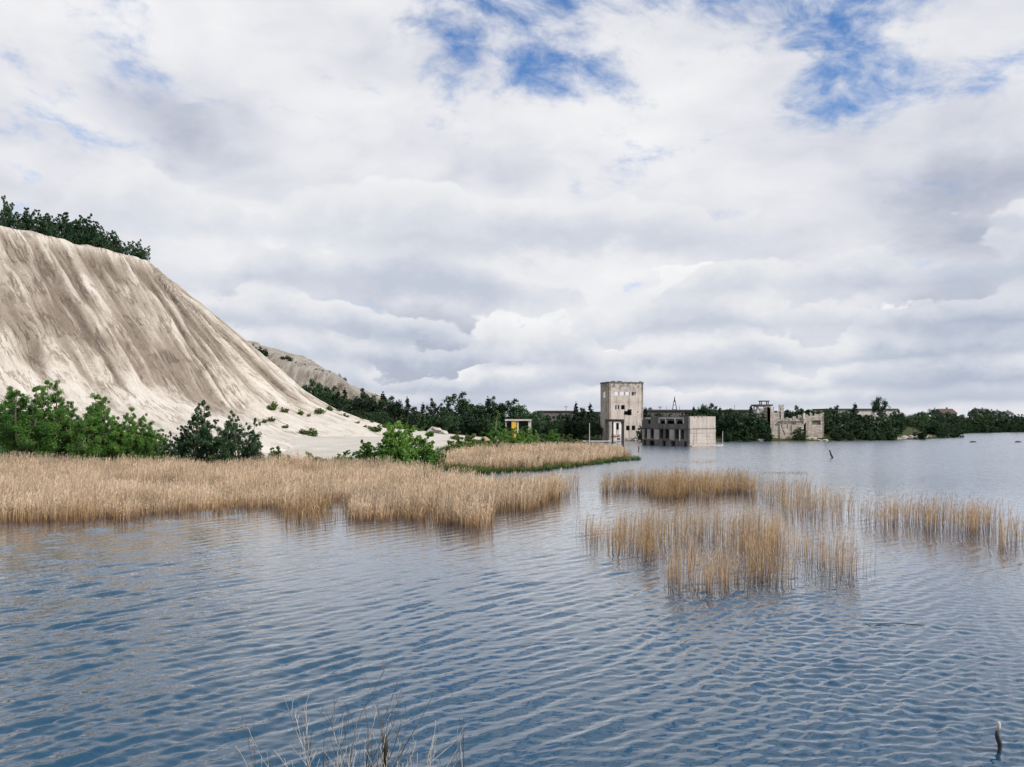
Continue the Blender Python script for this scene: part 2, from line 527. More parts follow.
def mat_bark(name, a, b_):
    m, t = new_mat(name)
    n = t.noise(t.mapping(obj_pos(t), (6, 6, 1.5)), 1.0, 5, 0.6)
    b = t.node('ShaderNodeBsdfPrincipled', None, Base_Color=t.ramp(n, [(0.3, a), (0.7, b_)]), Roughness=0.9, Normal=bump(t, n, 0.03))
    finish(t, b)
    return m

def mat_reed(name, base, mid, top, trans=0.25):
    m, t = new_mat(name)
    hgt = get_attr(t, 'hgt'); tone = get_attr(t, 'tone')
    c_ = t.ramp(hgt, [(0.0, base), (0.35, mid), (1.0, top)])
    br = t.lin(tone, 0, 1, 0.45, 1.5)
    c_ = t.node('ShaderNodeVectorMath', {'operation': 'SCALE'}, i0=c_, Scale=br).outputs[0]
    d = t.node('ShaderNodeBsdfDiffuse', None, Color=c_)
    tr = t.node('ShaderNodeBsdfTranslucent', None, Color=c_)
    mx = t.node('ShaderNodeMixShader', None, Fac=trans)
    t.t.links.new(d.outputs[0], mx.inputs[1]); t.t.links.new(tr.outputs[0], mx.inputs[2])
    finish(t, mx)
    return m

def mat_concrete(name, a, b_, dirt, stain=0.55, course=0.0, topz=None):
    """weathered concrete / stone: patches, rain streaks, optional courses"""
    m, t = new_mat(name)
    p = obj_pos(t)
    n = t.noise(p, 0.55, 6, 0.62); nf = t.noise(p, 4.0, 6, 0.65)
    st = t.noise(t.mapping(p, (1.6, 1.6, 0.16)), 1.0, 6, 0.6)
    c_ = t.mix(t.ss(n, 0.35, 0.68), a, b_)
    f = t.m('MULTIPLY', t.ss(t.m('ADD', st, t.m('MULTIPLY', t.m('SUBTRACT', nf, 0.5), 0.35)), 0.50, 0.72), stain)
    c_ = t.mix(f, c_, dirt)
    spots = t.ss(nf, 0.60, 0.74)
    c_ = t.mix(t.m('MULTIPLY', spots, 0.5), c_, dirt)
    if topz:
        zc = t.node('ShaderNodeSeparateXYZ', None, Vector=p).outputs['Z']
        mott = t.noise(t.mapping(p, (1.5, 1.5, 1.0)), 1.0, 6, 0.7)
        ft = t.m('MULTIPLY', t.ss(zc, topz - 3.2, topz - 0.4), t.ss(mott, 0.40, 0.60))
        c_ = t.mix(t.m('MULTIPLY', ft, 0.85), c_, dirt)
        fb = t.m('MULTIPLY', t.ss(t.m('ABSOLUTE', t.m('SUBTRACT', zc, topz - 4.9)), 0.0, 0.55, 1.0, 0.0), t.ss(mott, 0.46, 0.62))
        c_ = t.mix(t.m('MULTIPLY', fb, 0.7), c_, (0.22, 0.15, 0.11))
    h = nf
    if course:
        br = t.node('ShaderNodeTexBrick', None, Vector=t.mapping(t.vm('ADD', p, (0, 0, 0)), (1, 1, 1), (R(90), 0, 0)), Scale=1.0)
        br.inputs['Mortar Size'].default_value = 0.035
        br.inputs['Brick Width'].default_value = course * 2.1
        br.inputs['Row Height'].default_value = course
        br.inputs['Color1'].default_value = (1, 1, 1, 1); br.inputs['Color2'].default_value = (0.62, 0.6, 0.58, 1); br.inputs['Mortar'].default_value = (0.35, 0.33, 0.31, 1)
        c_ = t.mix(0.75, c_, br.outputs[0], 'MULTIPLY')
        h = t.m('ADD', nf, t.m('MULTIPLY', br.outputs[1], -0.6))
    b = t.node('ShaderNodeBsdfPrincipled', None, Base_Color=c_, Roughness=0.92, Normal=bump(t, h, 0.08, 0.8))
    b.inputs['Specular IOR Level'].default_value = 0.2
    finish(t, b)
    return m

def mat_plain(name, col, rough=0.7, var=0.35, metal=0.0, scale=2.0):
    m, t = new_mat(name)
    n = t.noise(obj_pos(t), scale, 5, 0.6)
    lo = tuple(v * (1 - var) for v in col); hi_ = tuple(min(1, v * (1 + var)) for v in col)
    b = t.node('ShaderNodeBsdfPrincipled', None, Base_Color=t.ramp(n, [(0.3, lo), (0.7, hi_)]), Roughness=rough, Metallic=metal, Normal=bump(t, n, 0.03, 0.5))
    finish(t, b)
    return m

M = {}
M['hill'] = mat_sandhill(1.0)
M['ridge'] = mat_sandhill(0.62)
M['ground'] = mat_ground()
M['water'] = mat_water()
M['leaf_fresh'] = mat_leaf('leaf_fresh_green', (0.034, 0.092, 0.026), (0.092, 0.20, 0.042), (0.20, 0.32, 0.075), 0.35)
M['leaf_dark'] = mat_leaf('leaf_dark_green', (0.011, 0.036, 0.019), (0.026, 0.068, 0.030), (0.060, 0.115, 0.045), 0.2)
M['leaf_belt'] = mat_leaf('leaf_wood_green', (0.010, 0.030, 0.017), (0.026, 0.062, 0.026), (0.062, 0.112, 0.042), 0.15)
M['needle'] = mat_leaf('needle_green', (0.006, 0.020, 0.013), (0.013, 0.036, 0.018), (0.028, 0.055, 0.024), 0.08)
M['leaf_yellow'] = mat_leaf('leaf_yellow_green', (0.04, 0.075, 0.016), (0.095, 0.15, 0.035), (0.18, 0.23, 0.06))
M['bark'] = mat_bark('bark_grey_brown', (0.05, 0.04, 0.03), (0.14, 0.12, 0.10))
M['bark_pale'] = mat_bark('bark_pale', (0.18, 0.17, 0.15), (0.45, 0.43, 0.40))
M['twig'] = mat_bark('twig_dark', (0.03, 0.025, 0.025), (0.10, 0.085, 0.075))
M['twig_pale'] = mat_bark('twig_pale', (0.28, 0.26, 0.23), (0.52, 0.49, 0.45))
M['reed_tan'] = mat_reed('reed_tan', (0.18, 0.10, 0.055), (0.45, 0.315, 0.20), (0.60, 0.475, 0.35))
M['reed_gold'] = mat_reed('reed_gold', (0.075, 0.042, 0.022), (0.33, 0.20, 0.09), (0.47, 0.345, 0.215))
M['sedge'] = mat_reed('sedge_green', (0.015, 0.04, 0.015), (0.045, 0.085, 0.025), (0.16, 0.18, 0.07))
M['concrete'] = mat_concrete('concrete_pink_beige', (0.52, 0.45, 0.40), (0.39, 0.35, 0.32), (0.11, 0.098, 0.095), 0.8, topz=15.2)
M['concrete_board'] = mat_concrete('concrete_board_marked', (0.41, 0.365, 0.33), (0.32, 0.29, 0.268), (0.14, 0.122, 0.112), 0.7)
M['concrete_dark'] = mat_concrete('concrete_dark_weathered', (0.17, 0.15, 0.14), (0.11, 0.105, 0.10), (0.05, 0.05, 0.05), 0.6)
M['concrete_pale'] = mat_concrete('concrete_pale', (0.55, 0.52, 0.49), (0.44, 0.42, 0.40), (0.18, 0.17, 0.16), 0.4)
M['stone'] = mat_concrete('limestone_courses', (0.56, 0.51, 0.46), (0.42, 0.37, 0.32), (0.14, 0.11, 0.09), 0.45, course=0.38)
M['rust'] = mat_plain('rusty_steel', (0.045, 0.04, 0.042), 0.8, 0.4, 0.2)
M['dark_roof'] = mat_plain('dark_roofing', (0.045, 0.047, 0.052), 0.85, 0.3)
M['yellow'] = mat_plain('yellow_paint', (0.60, 0.36, 0.04), 0.7, 0.3)
M['white'] = mat_plain('white_paint', (0.62, 0.61, 0.59), 0.7, 0.12)
M['rock'] = mat_concrete('pale_rock', (0.42, 0.39, 0.36), (0.28, 0.26, 0.24), (0.10, 0.09, 0.085), 0.4)
M['pink_gravel'] = mat_plain('pink_gravel', (0.30, 0.19, 0.155), 0.95, 0.25, 0, 5)
M['wood_wet'] = mat_plain('wet_dead_wood', (0.018, 0.016, 0.014), 0.7, 0.5, 0, 8)
M['wood_bleached'] = mat_plain('bleached_wood', (0.45, 0.42, 0.40), 0.8, 0.25, 0, 8)
M['red_roof'] = mat_plain('brown_red_roof', (0.07, 0.038, 0.035), 0.85, 0.25)
M['glass_dark'] = mat_plain('dark_pane', (0.02, 0.023, 0.028), 0.15, 0.2)
M['graffiti'] = mat_plain('dark_red_spray_paint', (0.14, 0.03, 0.035), 0.7, 0.5, 0, 3)

# ------------------------------------------------------------------ ground, hills, lake
def axis(lo, hi, step, ext, n):
    a = list(np.arange(lo, hi + 0.01, step))
    k = 1.0
    left = [lo - (ext + lo) * (i / n) ** 2.2 if False else lo - (ext - abs(lo)) * (i / n) ** 2.2 for i in range(n, 0, -1)]
    right = [hi + (ext - abs(hi)) * (i / n) ** 2.2 for i in range(1, n + 1)]
    return np.array(left + a + right)

gx = axis(-110, 220, 2.5, 4000, 16)
gy = np.concatenate([np.array([-60, -40, -25, -15, -10, -7]), np.arange(-5, 15, 0.8), np.arange(15, 360, 2.5), 360 + 4000 * (np.arange(1, 17) / 16.0) ** 2.2])
def ground_z(X, Y):
    z, d = land(X, Y)
    h = np.maximum(heap1(X, Y)[0], heap2(X, Y)[0])
    return np.where(h > z + 0.6, z - 0.8, z)
me, sel, X, Y = grid_mesh('ground', gx, gy, None, ground_z)
zl, dl = land(X, Y)
sand = sstep(-np.hypot((X + 36) / 44, (Y - 128) / 46), -1.15, -0.75) * sstep(dl, 3, 14)
sand = np.maximum(sand, sstep(-np.hypot((X + 13) / 17, (Y - 128) / 34), -1.1, -0.7) * sstep(dl, 2, 8))
sand = np.maximum(sand, 0.9 * sstep(-np.hypot((X + 30) / 36, (Y - 150) / 44), -1.1, -0.7))
attr(me, 'sand', sand)
tag(link('ground', me, M['ground']), kind='structure')

def hill_z(X, Y):
    return heap1(X, Y)[0]
me, sel, X, Y = grid_mesh('hill', np.arange(-136, 4, 0.36), np.arange(74, 235, 0.36), lambda X, Y, Z: (Z > land(X, Y)[0] - 0.25) & (X > -0.80 * Y), hill_z)
z_, dd_, st_, am_, u_ = heap1(X, Y)
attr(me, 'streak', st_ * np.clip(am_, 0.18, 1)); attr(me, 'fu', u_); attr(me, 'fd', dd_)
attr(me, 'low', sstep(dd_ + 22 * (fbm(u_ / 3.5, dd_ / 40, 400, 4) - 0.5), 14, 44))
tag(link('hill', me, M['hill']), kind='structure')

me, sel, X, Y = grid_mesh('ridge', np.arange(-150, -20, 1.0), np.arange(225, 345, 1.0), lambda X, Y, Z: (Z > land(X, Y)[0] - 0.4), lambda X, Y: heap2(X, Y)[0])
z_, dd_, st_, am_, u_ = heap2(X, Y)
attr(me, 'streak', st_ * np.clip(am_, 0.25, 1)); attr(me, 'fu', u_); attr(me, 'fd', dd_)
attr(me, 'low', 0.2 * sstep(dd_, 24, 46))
tag(link('ridge', me, M['ridge']), kind='structure')

# the lake: one sheet, finely divided near the bank where single waves can be told apart
def lake_waves(X, Y, step):
    rnd = np.random.RandomState(12)
    wind = 0.48 + 1.25 * fbm(X / 7, Y / 11, 90, 3)
    wind = wind * (1 - 0.45 * np.exp(-((X + 5) / 9) ** 2 - ((Y - 40) / 15) ** 2))
    wind = wind * (1 + 0.2 * sstep(-X / Y, 0.22, 0.55))
    side = sstep(X / Y, -0.05, 0.42)            # the shelter of the reeds breaks the long crests up on the right
    wx = X + 0.8 * (fbm(X / 5, Y / 5, 91, 2) - 0.5); wy = Y + 0.8 * (fbm(X / 5, Y / 5, 92, 2) - 0.5)
    Z = np.zeros_like(X); Zb = np.zeros_like(X)
    for k in range(44):
        lam = 0.22 * (1.15 / 0.22) ** rnd.rand()
        th = R(-46) + rnd.randn() * R(9 if lam > 0.4 else 20)
        amp = 0.0034 * lam ** 0.8 * (1.7 if 0.38 < lam < 0.8 else 1.0)
        Z += amp * np.sin(6.283 / lam * (math.cos(th) * wx + math.sin(th) * wy) + rnd.rand() * 6.283) * sstep(-step, -lam / 2.2, -lam / 4.5)
    for k in range(30):
        lam = 0.17 * (0.52 / 0.17) ** rnd.rand()
        th = R(-68) + rnd.randn() * R(30)
        amp = 0.0036 * lam ** 0.9
        Zb += amp * np.sin(6.283 / lam * (math.cos(th) * wx + math.sin(th) * wy) + rnd.rand() * 6.283) * sstep(-step, -lam / 2.2, -lam / 4.5)
    Z = (Z * (1 - 0.55 * side) + Zb * (0.40 + 0.75 * side)) * wind
    Z += 0.22 * Z * np.abs(Z) / 0.02            # sharper crests
    return Z * (1 - sstep(Y, 50, 78))
rows = [8.4]
while rows[-1] < 80:
    rows.append(rows[-1] + min(0.22, max(0.045, rows[-1] ** 2 / 4824 * 0.75)))
rows += [90, 110, 140, 180, 240, 330, 520]
cols = np.concatenate([[-30, -8, -3, -1.4, -0.9], np.linspace(-0.72, 0.72, 520), [0.9, 1.4, 3, 8, 30]])
A_, YY = np.meshgrid(cols, np.array(rows))
XX = A_ * (YY + 3)
dstep = np.gradient(np.array(rows))[:, None] + 0 * XX
inner = (np.abs(A_) <= 0.7195) & (YY < 80)
ZZ = np.where(inner, lake_waves(XX, YY, dstep), 0.0)
idx = np.arange(XX.size).reshape(XX.shape)
me = mesh_np('lake', np.stack([XX, YY, ZZ], -1).reshape(-1, 3), np.stack([idx[:-1, :-1], idx[:-1, 1:], idx[1:, 1:], idx[1:, :-1]], -1).reshape(-1, 4))
smooth(me)
attr(me, 'far', sstep(YY, 35, 110).ravel())
tag(link('lake', me, M['water']), kind='structure')

# ------------------------------------------------------------------ walls with real openings
def wall(name, parent, p0, p1, z0, z1, th, mat, openings=(), ragged=None, cell=0.0, seed=0, jit=0.0):
    """upright wall from p0 to p1 (local xy); openings are (u0,u1,w0,w1) in metres along / up; ragged(u)->height cut"""
    rnd = random.Random(seed)
    L = math.hypot(p1[0] - p0[0], p1[1] - p0[1])
    us = {0.0, L}; ws = {0.0, z1 - z0}
    for o in openings:
        us |= {max(0, min(L, o[0])), max(0, min(L, o[1]))}; ws |= {max(0, o[2]), min(z1 - z0, o[3])}
    if cell:
        n = max(1, int(L / cell)); us |= {L * i / n for i in range(n + 1)}
        n = max(1, int((z1 - z0) / cell)); ws |= {(z1 - z0) * i / n for i in range(n + 1)}
    def dedupe(s):
        r = []
        for v in sorted(s):
            if not r or v - r[-1] > 0.012:
                r.append(v)
        return r
    us = dedupe(us); ws = dedupe(ws)
    nu, nw = len(us) - 1, len(ws) - 1
    def solid(i, j):
        if i < 0 or j < 0 or i >= nu or j >= nw:
            return False
        u = (us[i] + us[i + 1]) / 2; w_ = (ws[j] + ws[j + 1]) / 2
        for o in openings:
            if o[0] < u < o[1] and o[2] < w_ < o[3]:
                return False
        if ragged and w_ > ragged(u):
            return False
        return True
    dx, dy = (p1[0] - p0[0]) / L, (p1[1] - p0[1]) / L
    nx_, ny_ = dy, -dx      # outward: right-hand side of p0 -> p1
    vs = []; fs = []; ids = {}
    js = {}
    def vid(i, j, k):
        key = (i, j, k)
        if key not in ids:
            if (i, j) not in js:
                edge = 0 < i < nu and 0 < j <= nw
                js[(i, j)] = (rnd.uniform(-jit, jit) if edge else 0, rnd.uniform(-jit, jit) if edge else 0)
            ju, jw = js[(i, j)]
            u = us[i] + ju; z = z0 + ws[j] + jw
            off = -th * k
            vs.append((p0[0] + dx * u + nx_ * off, p0[1] + dy * u + ny_ * off, z))
            ids[key] = len(vs) - 1
        return ids[key]
    for i in range(nu):
        for j in range(nw):
            if not solid(i, j):
                continue
            fs.append((vid(i, j, 0), vid(i + 1, j, 0), vid(i + 1, j + 1, 0), vid(i, j + 1, 0)))
            fs.append((vid(i + 1, j, 1), vid(i, j, 1), vid(i, j + 1, 1), vid(i + 1, j + 1, 1)))
            if not solid(i - 1, j): fs.append((vid(i, j, 1), vid(i, j, 0), vid(i, j + 1, 0), vid(i, j + 1, 1)))
            if not solid(i + 1, j): fs.append((vid(i + 1, j, 0), vid(i + 1, j, 1), vid(i + 1, j + 1, 1), vid(i + 1, j + 1, 0)))
            if not solid(i, j - 1): fs.append((vid(i, j, 1), vid(i + 1, j, 1), vid(i + 1, j, 0), vid(i, j, 0)))
            if not solid(i, j + 1): fs.append((vid(i, j + 1, 0), vid(i + 1, j + 1, 0), vid(i + 1, j + 1, 1), vid(i, j + 1, 1)))
    me = bpy.data.meshes.new(name)
    me.from_pydata(vs, [], fs)
    me.update()
    return link(name, me, mat, parent)

def box_part(name, parent, mat, *a, **k):
    b = MB(); b.box(*a, **k)
    return b.build(name, mat, parent)

# ---- the tall ruined tower
def build_tower():
    Yc = 200.0; s = Yc / F
    c0 = at(609, 441, Yc)                       # front left corner
    rz = R(12)
    t = empty('ruined_tower', (c0.x, c0.y, -0.6), rz, 'tall roofless concrete tower with empty window holes at the water edge', 'tower')
    Wd = 9.0; Dp = 6.7; Hh = (441 - 382) * s + 0.6
    def u(px): return (px - 609) * s * 1.055
    def zz(py): return (441 - py) * s + 0.6
    ops = []
    for a, b in ((614.6, 618.8), (620.0, 624.5), (625.4, 629.7), (631.6, 635.8)): ops.append((u(a), u(b), zz(395.2), zz(391.6)))
    for a, b in ((615.2, 619.2), (621.0, 624.8)): ops.append((u(a), u(b), zz(409.2), zz(405.0)))
    ops.append((u(624.0), u(627.4), zz(414.8), zz(411.0))); ops.append((u(627.4), u(631.7), zz(415.2), zz(409.2)))
    for a, b in ((626.2, 629.7), (631.7, 635.5)): ops.append((u(a), u(b), zz(430.2), zz(425.6)))
    ops.append((u(616.2), u(618.8), zz(429.6), zz(422.8)))
    ops.append((u(617.0), u(620.0), zz(441.5), zz(438.0)))
    ops.append((u(637.2), u(638.4), zz(412.6), zz(411.2)))
    rag = lambda x: Hh - (0.0 if x > 1 else 0.1) - 0.35 * max(0, math.sin(x * 2.1) * math.sin(x * 5.3))
    wall('front_wall', t, (0, 0), (Wd, 0), 0, Hh, 0.5, M['concrete'], ops, rag, 0.42, 3, 0.035)
    wall('side_wall', t, (0.0, Dp), (0.0, 0.0), 0, Hh - 0.05, 0.48, M['concrete'], [(Dp - 4.4, Dp - 2.9, zz(397), zz(390)), (Dp - 3.0, Dp - 1.9, zz(428), zz(424))], None, 0.6, 4, 0.0)
    wall('side_wall', t, (Wd, 0.0), (Wd, Dp), 0, Hh - 0.07, 0.48, M['concrete'], [(3, 5, zz(397), zz(391))], None, 0.6, 5, 0.0)
    rear = [(Wd - 0.5 - 7.9, Wd - 0.5 - 3.3, zz(395.6), zz(389.2)), (Wd - 0.5 - 4.6, Wd - 0.5 - 3.2, zz(409), zz(402))]
    wall('rear_wall', t, (Wd - 0.5, Dp), (0.5, Dp), 0, Hh - 0.12, 0.46, M['concrete'], rear, None, 0.5, 6, 0.02)
    for k, py in enumerate((432.5, 417.5, 399.4)):
        box_part('floor_slab', t, M['concrete_dark'], 0.52, Wd - 0.52, 0.53, Dp - 0.5, zz(py), zz(py) + 0.28)
    box_part('partition', t, M['concrete_dark'], u(621), u(621) + 0.25, 4.0, Dp - 0.55, zz(417.5) + 0.29, zz(399.4) - 0.01)
    b = MB()
    b.box(-0.12, Wd + 0.12, -0.12, 0.30, Hh - 0.18, Hh + 0.10); b.box(-0.12, 0.32, 0.31, Dp, Hh - 0.20, Hh + 0.16)
    b.box(Wd - 0.30, Wd + 0.12, 0.31, Dp, Hh - 0.2, Hh + 0.05)
    b.build('parapet', M['concrete_dark'], t)
    rnd = random.Random(4)
    for k in range(9):
        x0 = rnd.uniform(0.2, Wd - 0.8)
        box_part('broken_block', t, M['concrete_dark'], x0, x0 + rnd.uniform(0.25, 0.6), 0.0, 0.35, Hh + 0.101, Hh + rnd.uniform(0.16, 0.36), jit=0.04, rnd=rnd)
    box_part('pale_panel', t, M['white'], u(612.5), u(616.0), -0.05, -0.004, zz(434.5), zz(423.0))
    box_part('pale_panel', t, M['white'], u(619.0), u(622.5), -0.05, -0.004, zz(434.5), zz(423.5))
    g = MB(); rnd = random.Random(8)
    for k in range(9):
        x0 = u(611 + k * 0.95); z0 = zz(437.5 + rnd.uniform(-0.6, 0.8))
        g.box(x0, x0 + rnd.uniform(0.15, 0.3), -0.012 - 0.001 * k, -0.004, z0, z0 + rnd.uniform(0.3, 0.75), jit=0.0)
    g.build('graffiti', M['graffiti'], t)
    wall('plinth', t, (-0.25, -0.32), (Wd + 0.3, -0.32), 0, 0.9, 0.3, M['concrete_pale'], (), None, 0.5, 9, 0.03)
build_tower()

# ---- concrete gantry in front of the tower
def build_gantry():
    a = at(606.6, 441, 190); b = at(622.8, 446, 168)
    t = empty('concrete_gantry', (a.x, a.y, -1.0), 0, 'dark concrete portal frame standing in the water in front of the tower', 'portal frame')
    ax = Vector((0, 0, 0)); bx = Vector((b.x - a.x, b.y - a.y, 0))
    za = at(0, 420.4, 190).z + 1.0; zb = at(0, 420.6, 168).z + 1.0
    dirv = bx.normalized(); ang = math.atan2(dirv.y, dirv.x)
    for p, top in ((ax, za), (bx, zb)):
        box_part('column', t, M['rust'], p.x - 0.26, p.x + 0.26, p.y - 0.26, p.y + 0.26, 0, top - 0.01, jit=0.02)
    mid = (ax + bx) * 0.40
    box_part('column', t, M['rust'], mid.x - 0.2, mid.x + 0.2, mid.y - 0.2, mid.y + 0.2, 0, (za + zb) / 2 - 0.3, jit=0.02)
    m_ = MB()
    n = Vector((-dirv.y, dirv.x, 0)) * 0.28
    e = dirv * 0.5
    vs = []
    for p, z in ((ax - e, za), (bx + e, zb)):
        for sgn, dz in ((-1, 0), (1, 0), (1, 0.55), (-1, 0.55)):
            q = p + n * sgn; vs.append((q.x, q.y, z - 0.27 + dz))
    m_.add(vs, [(0, 1, 2, 3), (7, 6, 5, 4), (0, 4, 5, 1), (1, 5, 6, 2), (2, 6, 7, 3), (3, 7, 4, 0)])
    m_.build('beam', M['rust'], t)
    br = MB()
    br.tube([(bx.x - dirv.x * 1.6, bx.y - dirv.y * 1.6, zb - 0.3), (bx.x, bx.y, zb - 2.0)], 0.16, 6)
    br.build('brace', M['rust'], t)
build_gantry()

# ---- half sunken block
def build_sunken():
    Yc = 163.0; s = Yc / F
    c0 = at(690, 446.5, Yc)
    rz = R(37.5)
    t = empty('flooded_building', (c0.x, c0.y, -1.2), rz, 'low flooded concrete building with one blank lit end wall', 'building')
    # local: +x along the lit end wall (to the right/away), the dark long side runs along +y from the corner to the left
    W_ = 8.1; L_ = 13.2; Ht = (446.5 - 416.4) * s + 1.2
    def zz(py): return (446.5 - py) * s + 1.2
    # end wall (outward = -y), built as courses of cast panels
    lev = [0.0, zz(443.6), zz(440.2), zz(436.6), zz(433.2), zz(429.4)]
    for k in range(5):
        wall('wall_panel', t, (0, -0.03 * ((k * 2) % 3)), (W_, -0.03 * ((k * 2) % 3)), lev[k] + (0.02 if k else 0), lev[k + 1], 0.4, M['concrete_board'], (), None, 1.4, 20 + k, 0.012)
    box_part('floor_band', t, M['concrete_dark'], -0.06, W_ + 0.06, -0.02, 0.42, zz(429.4) + 0.01, zz(428.5))
    rag = lambda u: Ht - zz(428.5) - 0.05 - 0.28 * max(0, math.sin(u * 3.1) * math.sin(u * 7.7 + 1))
    wall('wall_panel', t, (0, 0), (W_, 0), zz(428.5) + 0.01, Ht, 0.4, M['concrete_board'], (), rag, 0.3, 31, 0.03)
    # long side (outward = -x): walk from far end to the corner
    def v(px):       # distance from the far end for a picture column on the long side
        k = (690 - px) / 46.0
        return L_ * (1 - k / (1 + 0.0 * k))
    up = []
    z1_ = zz(428.2)
    for a, b in ((661.8, 667.0), (668.2, 675.8), (677.2, 683.6)): up.append((v(a), v(b), zz(424.0) - z1_, zz(418.6) - z1_))
    up.append((v(650), v(652.5), zz(424) - z1_, zz(420) - z1_))
    rag2 = lambda u: Ht - z1_ - 0.3 * max(0, math.sin(u * 2.3 + 1) * math.sin(u * 5.1)) - (0.5 if u < 2.5 else 0)
    wall('upper_wall', t, (0, L_), (0, 0.41), z1_, Ht, 0.4, M['concrete_dark'], up, rag2, 0.4, 33, 0.03)
    box_part('lintel', t, M['concrete_pale'], -0.10, -0.004, L_ - v(684), L_ - v(661), zz(418.5), zz(417.4), jit=0.02)
    for px in (661.2, 667.6, 676.5, 684.2):
        box_part('window_post', t, M['concrete_pale'], -0.09, -0.003, L_ - v(px) - 0.14, L_ - v(px) + 0.14, zz(423.4), zz(418.52), jit=0.01)
    box_part('floor_band', t, M['concrete_dark'], -0.14, 0.42, 0.42, L_ + 0.05, zz(428.9), zz(428.2) - 0.01)
    lowo = []
    for a, b in ((646.8, 649.0), (652.8, 655.6), (661.6, 665.0), (666.6, 670.6), (676.3, 679.6), (681.5, 684.5)):
        lowo.append((v(a), v(b), zz(439), zz(429.6)))
    for a, b in ((645.5, 648), (651.5, 656.5), (664, 667.5), (672.5, 676.5), (684.5, 687)):
        lowo.append((v(a), v(b), zz(447), zz(441.4)))
    wall('lower_wall', t, (0, L_), (0, 0.41), 0, zz(428.9) - 0.01, 0.4, M['concrete_dark'], lowo, None, 0.5, 35, 0.02)
    for a, b in ((644.3, 646.4), (649.4, 652.4), (656.2, 661.0), (671.2, 675.8)):
        box_part('pale_pier', t, M['rock'], -0.07, -0.003, L_ - v(b), L_ - v(a), zz(440.2), zz(429.8), jit=0.02)
    box_part('pipe', t, M['white'], -0.12, -0.004, L_ - v(681.2), L_ - v(680.5), zz(441), zz(429.6))
    wall('rear_wall', t, (W_, L_), (0.41, L_), 0, Ht - 0.2, 0.4, M['concrete_dark'], (), None, 0.6, 36, 0.0)
    wall('side_wall', t, (W_, 0.41), (W_, L_ - 0.41), 0, Ht - 0.1, 0.4, M['concrete_dark'], (), None, 0.6, 37, 0.0)
    box_part('roof_slab', t, M['concrete_dark'], 0.45, W_ - 0.45, 0.45, L_ - 0.45, Ht - 0.9, Ht - 0.55)
    box_part('floor_slab', t, M['concrete_dark'], 0.45, W_ - 0.45, 0.45, L_ - 0.45, zz(429), zz(428))
    box_part('inner_wall', t, M['concrete_dark'], 2.6, 2.8, 0.45, L_ - 0.45, 0, zz(429) - 0.02)
    box_part('base_ledge', t, M['rock'], -0.15, W_ + 1.6, -0.75, -0.1, 0.5, 1.42, jit=0.03)
    rnd = random.Random(61)
    for k in range(10):
        x0 = rnd.uniform(0, W_ - 0.6)
        box_part('broken_block', t, M['concrete_dark'], x0, x0 + rnd.uniform(0.2, 0.5), 0.02, 0.36, Ht - 0.05, Ht + rnd.uniform(0.05, 0.2), jit=0.03, rnd=rnd)
build_sunken()

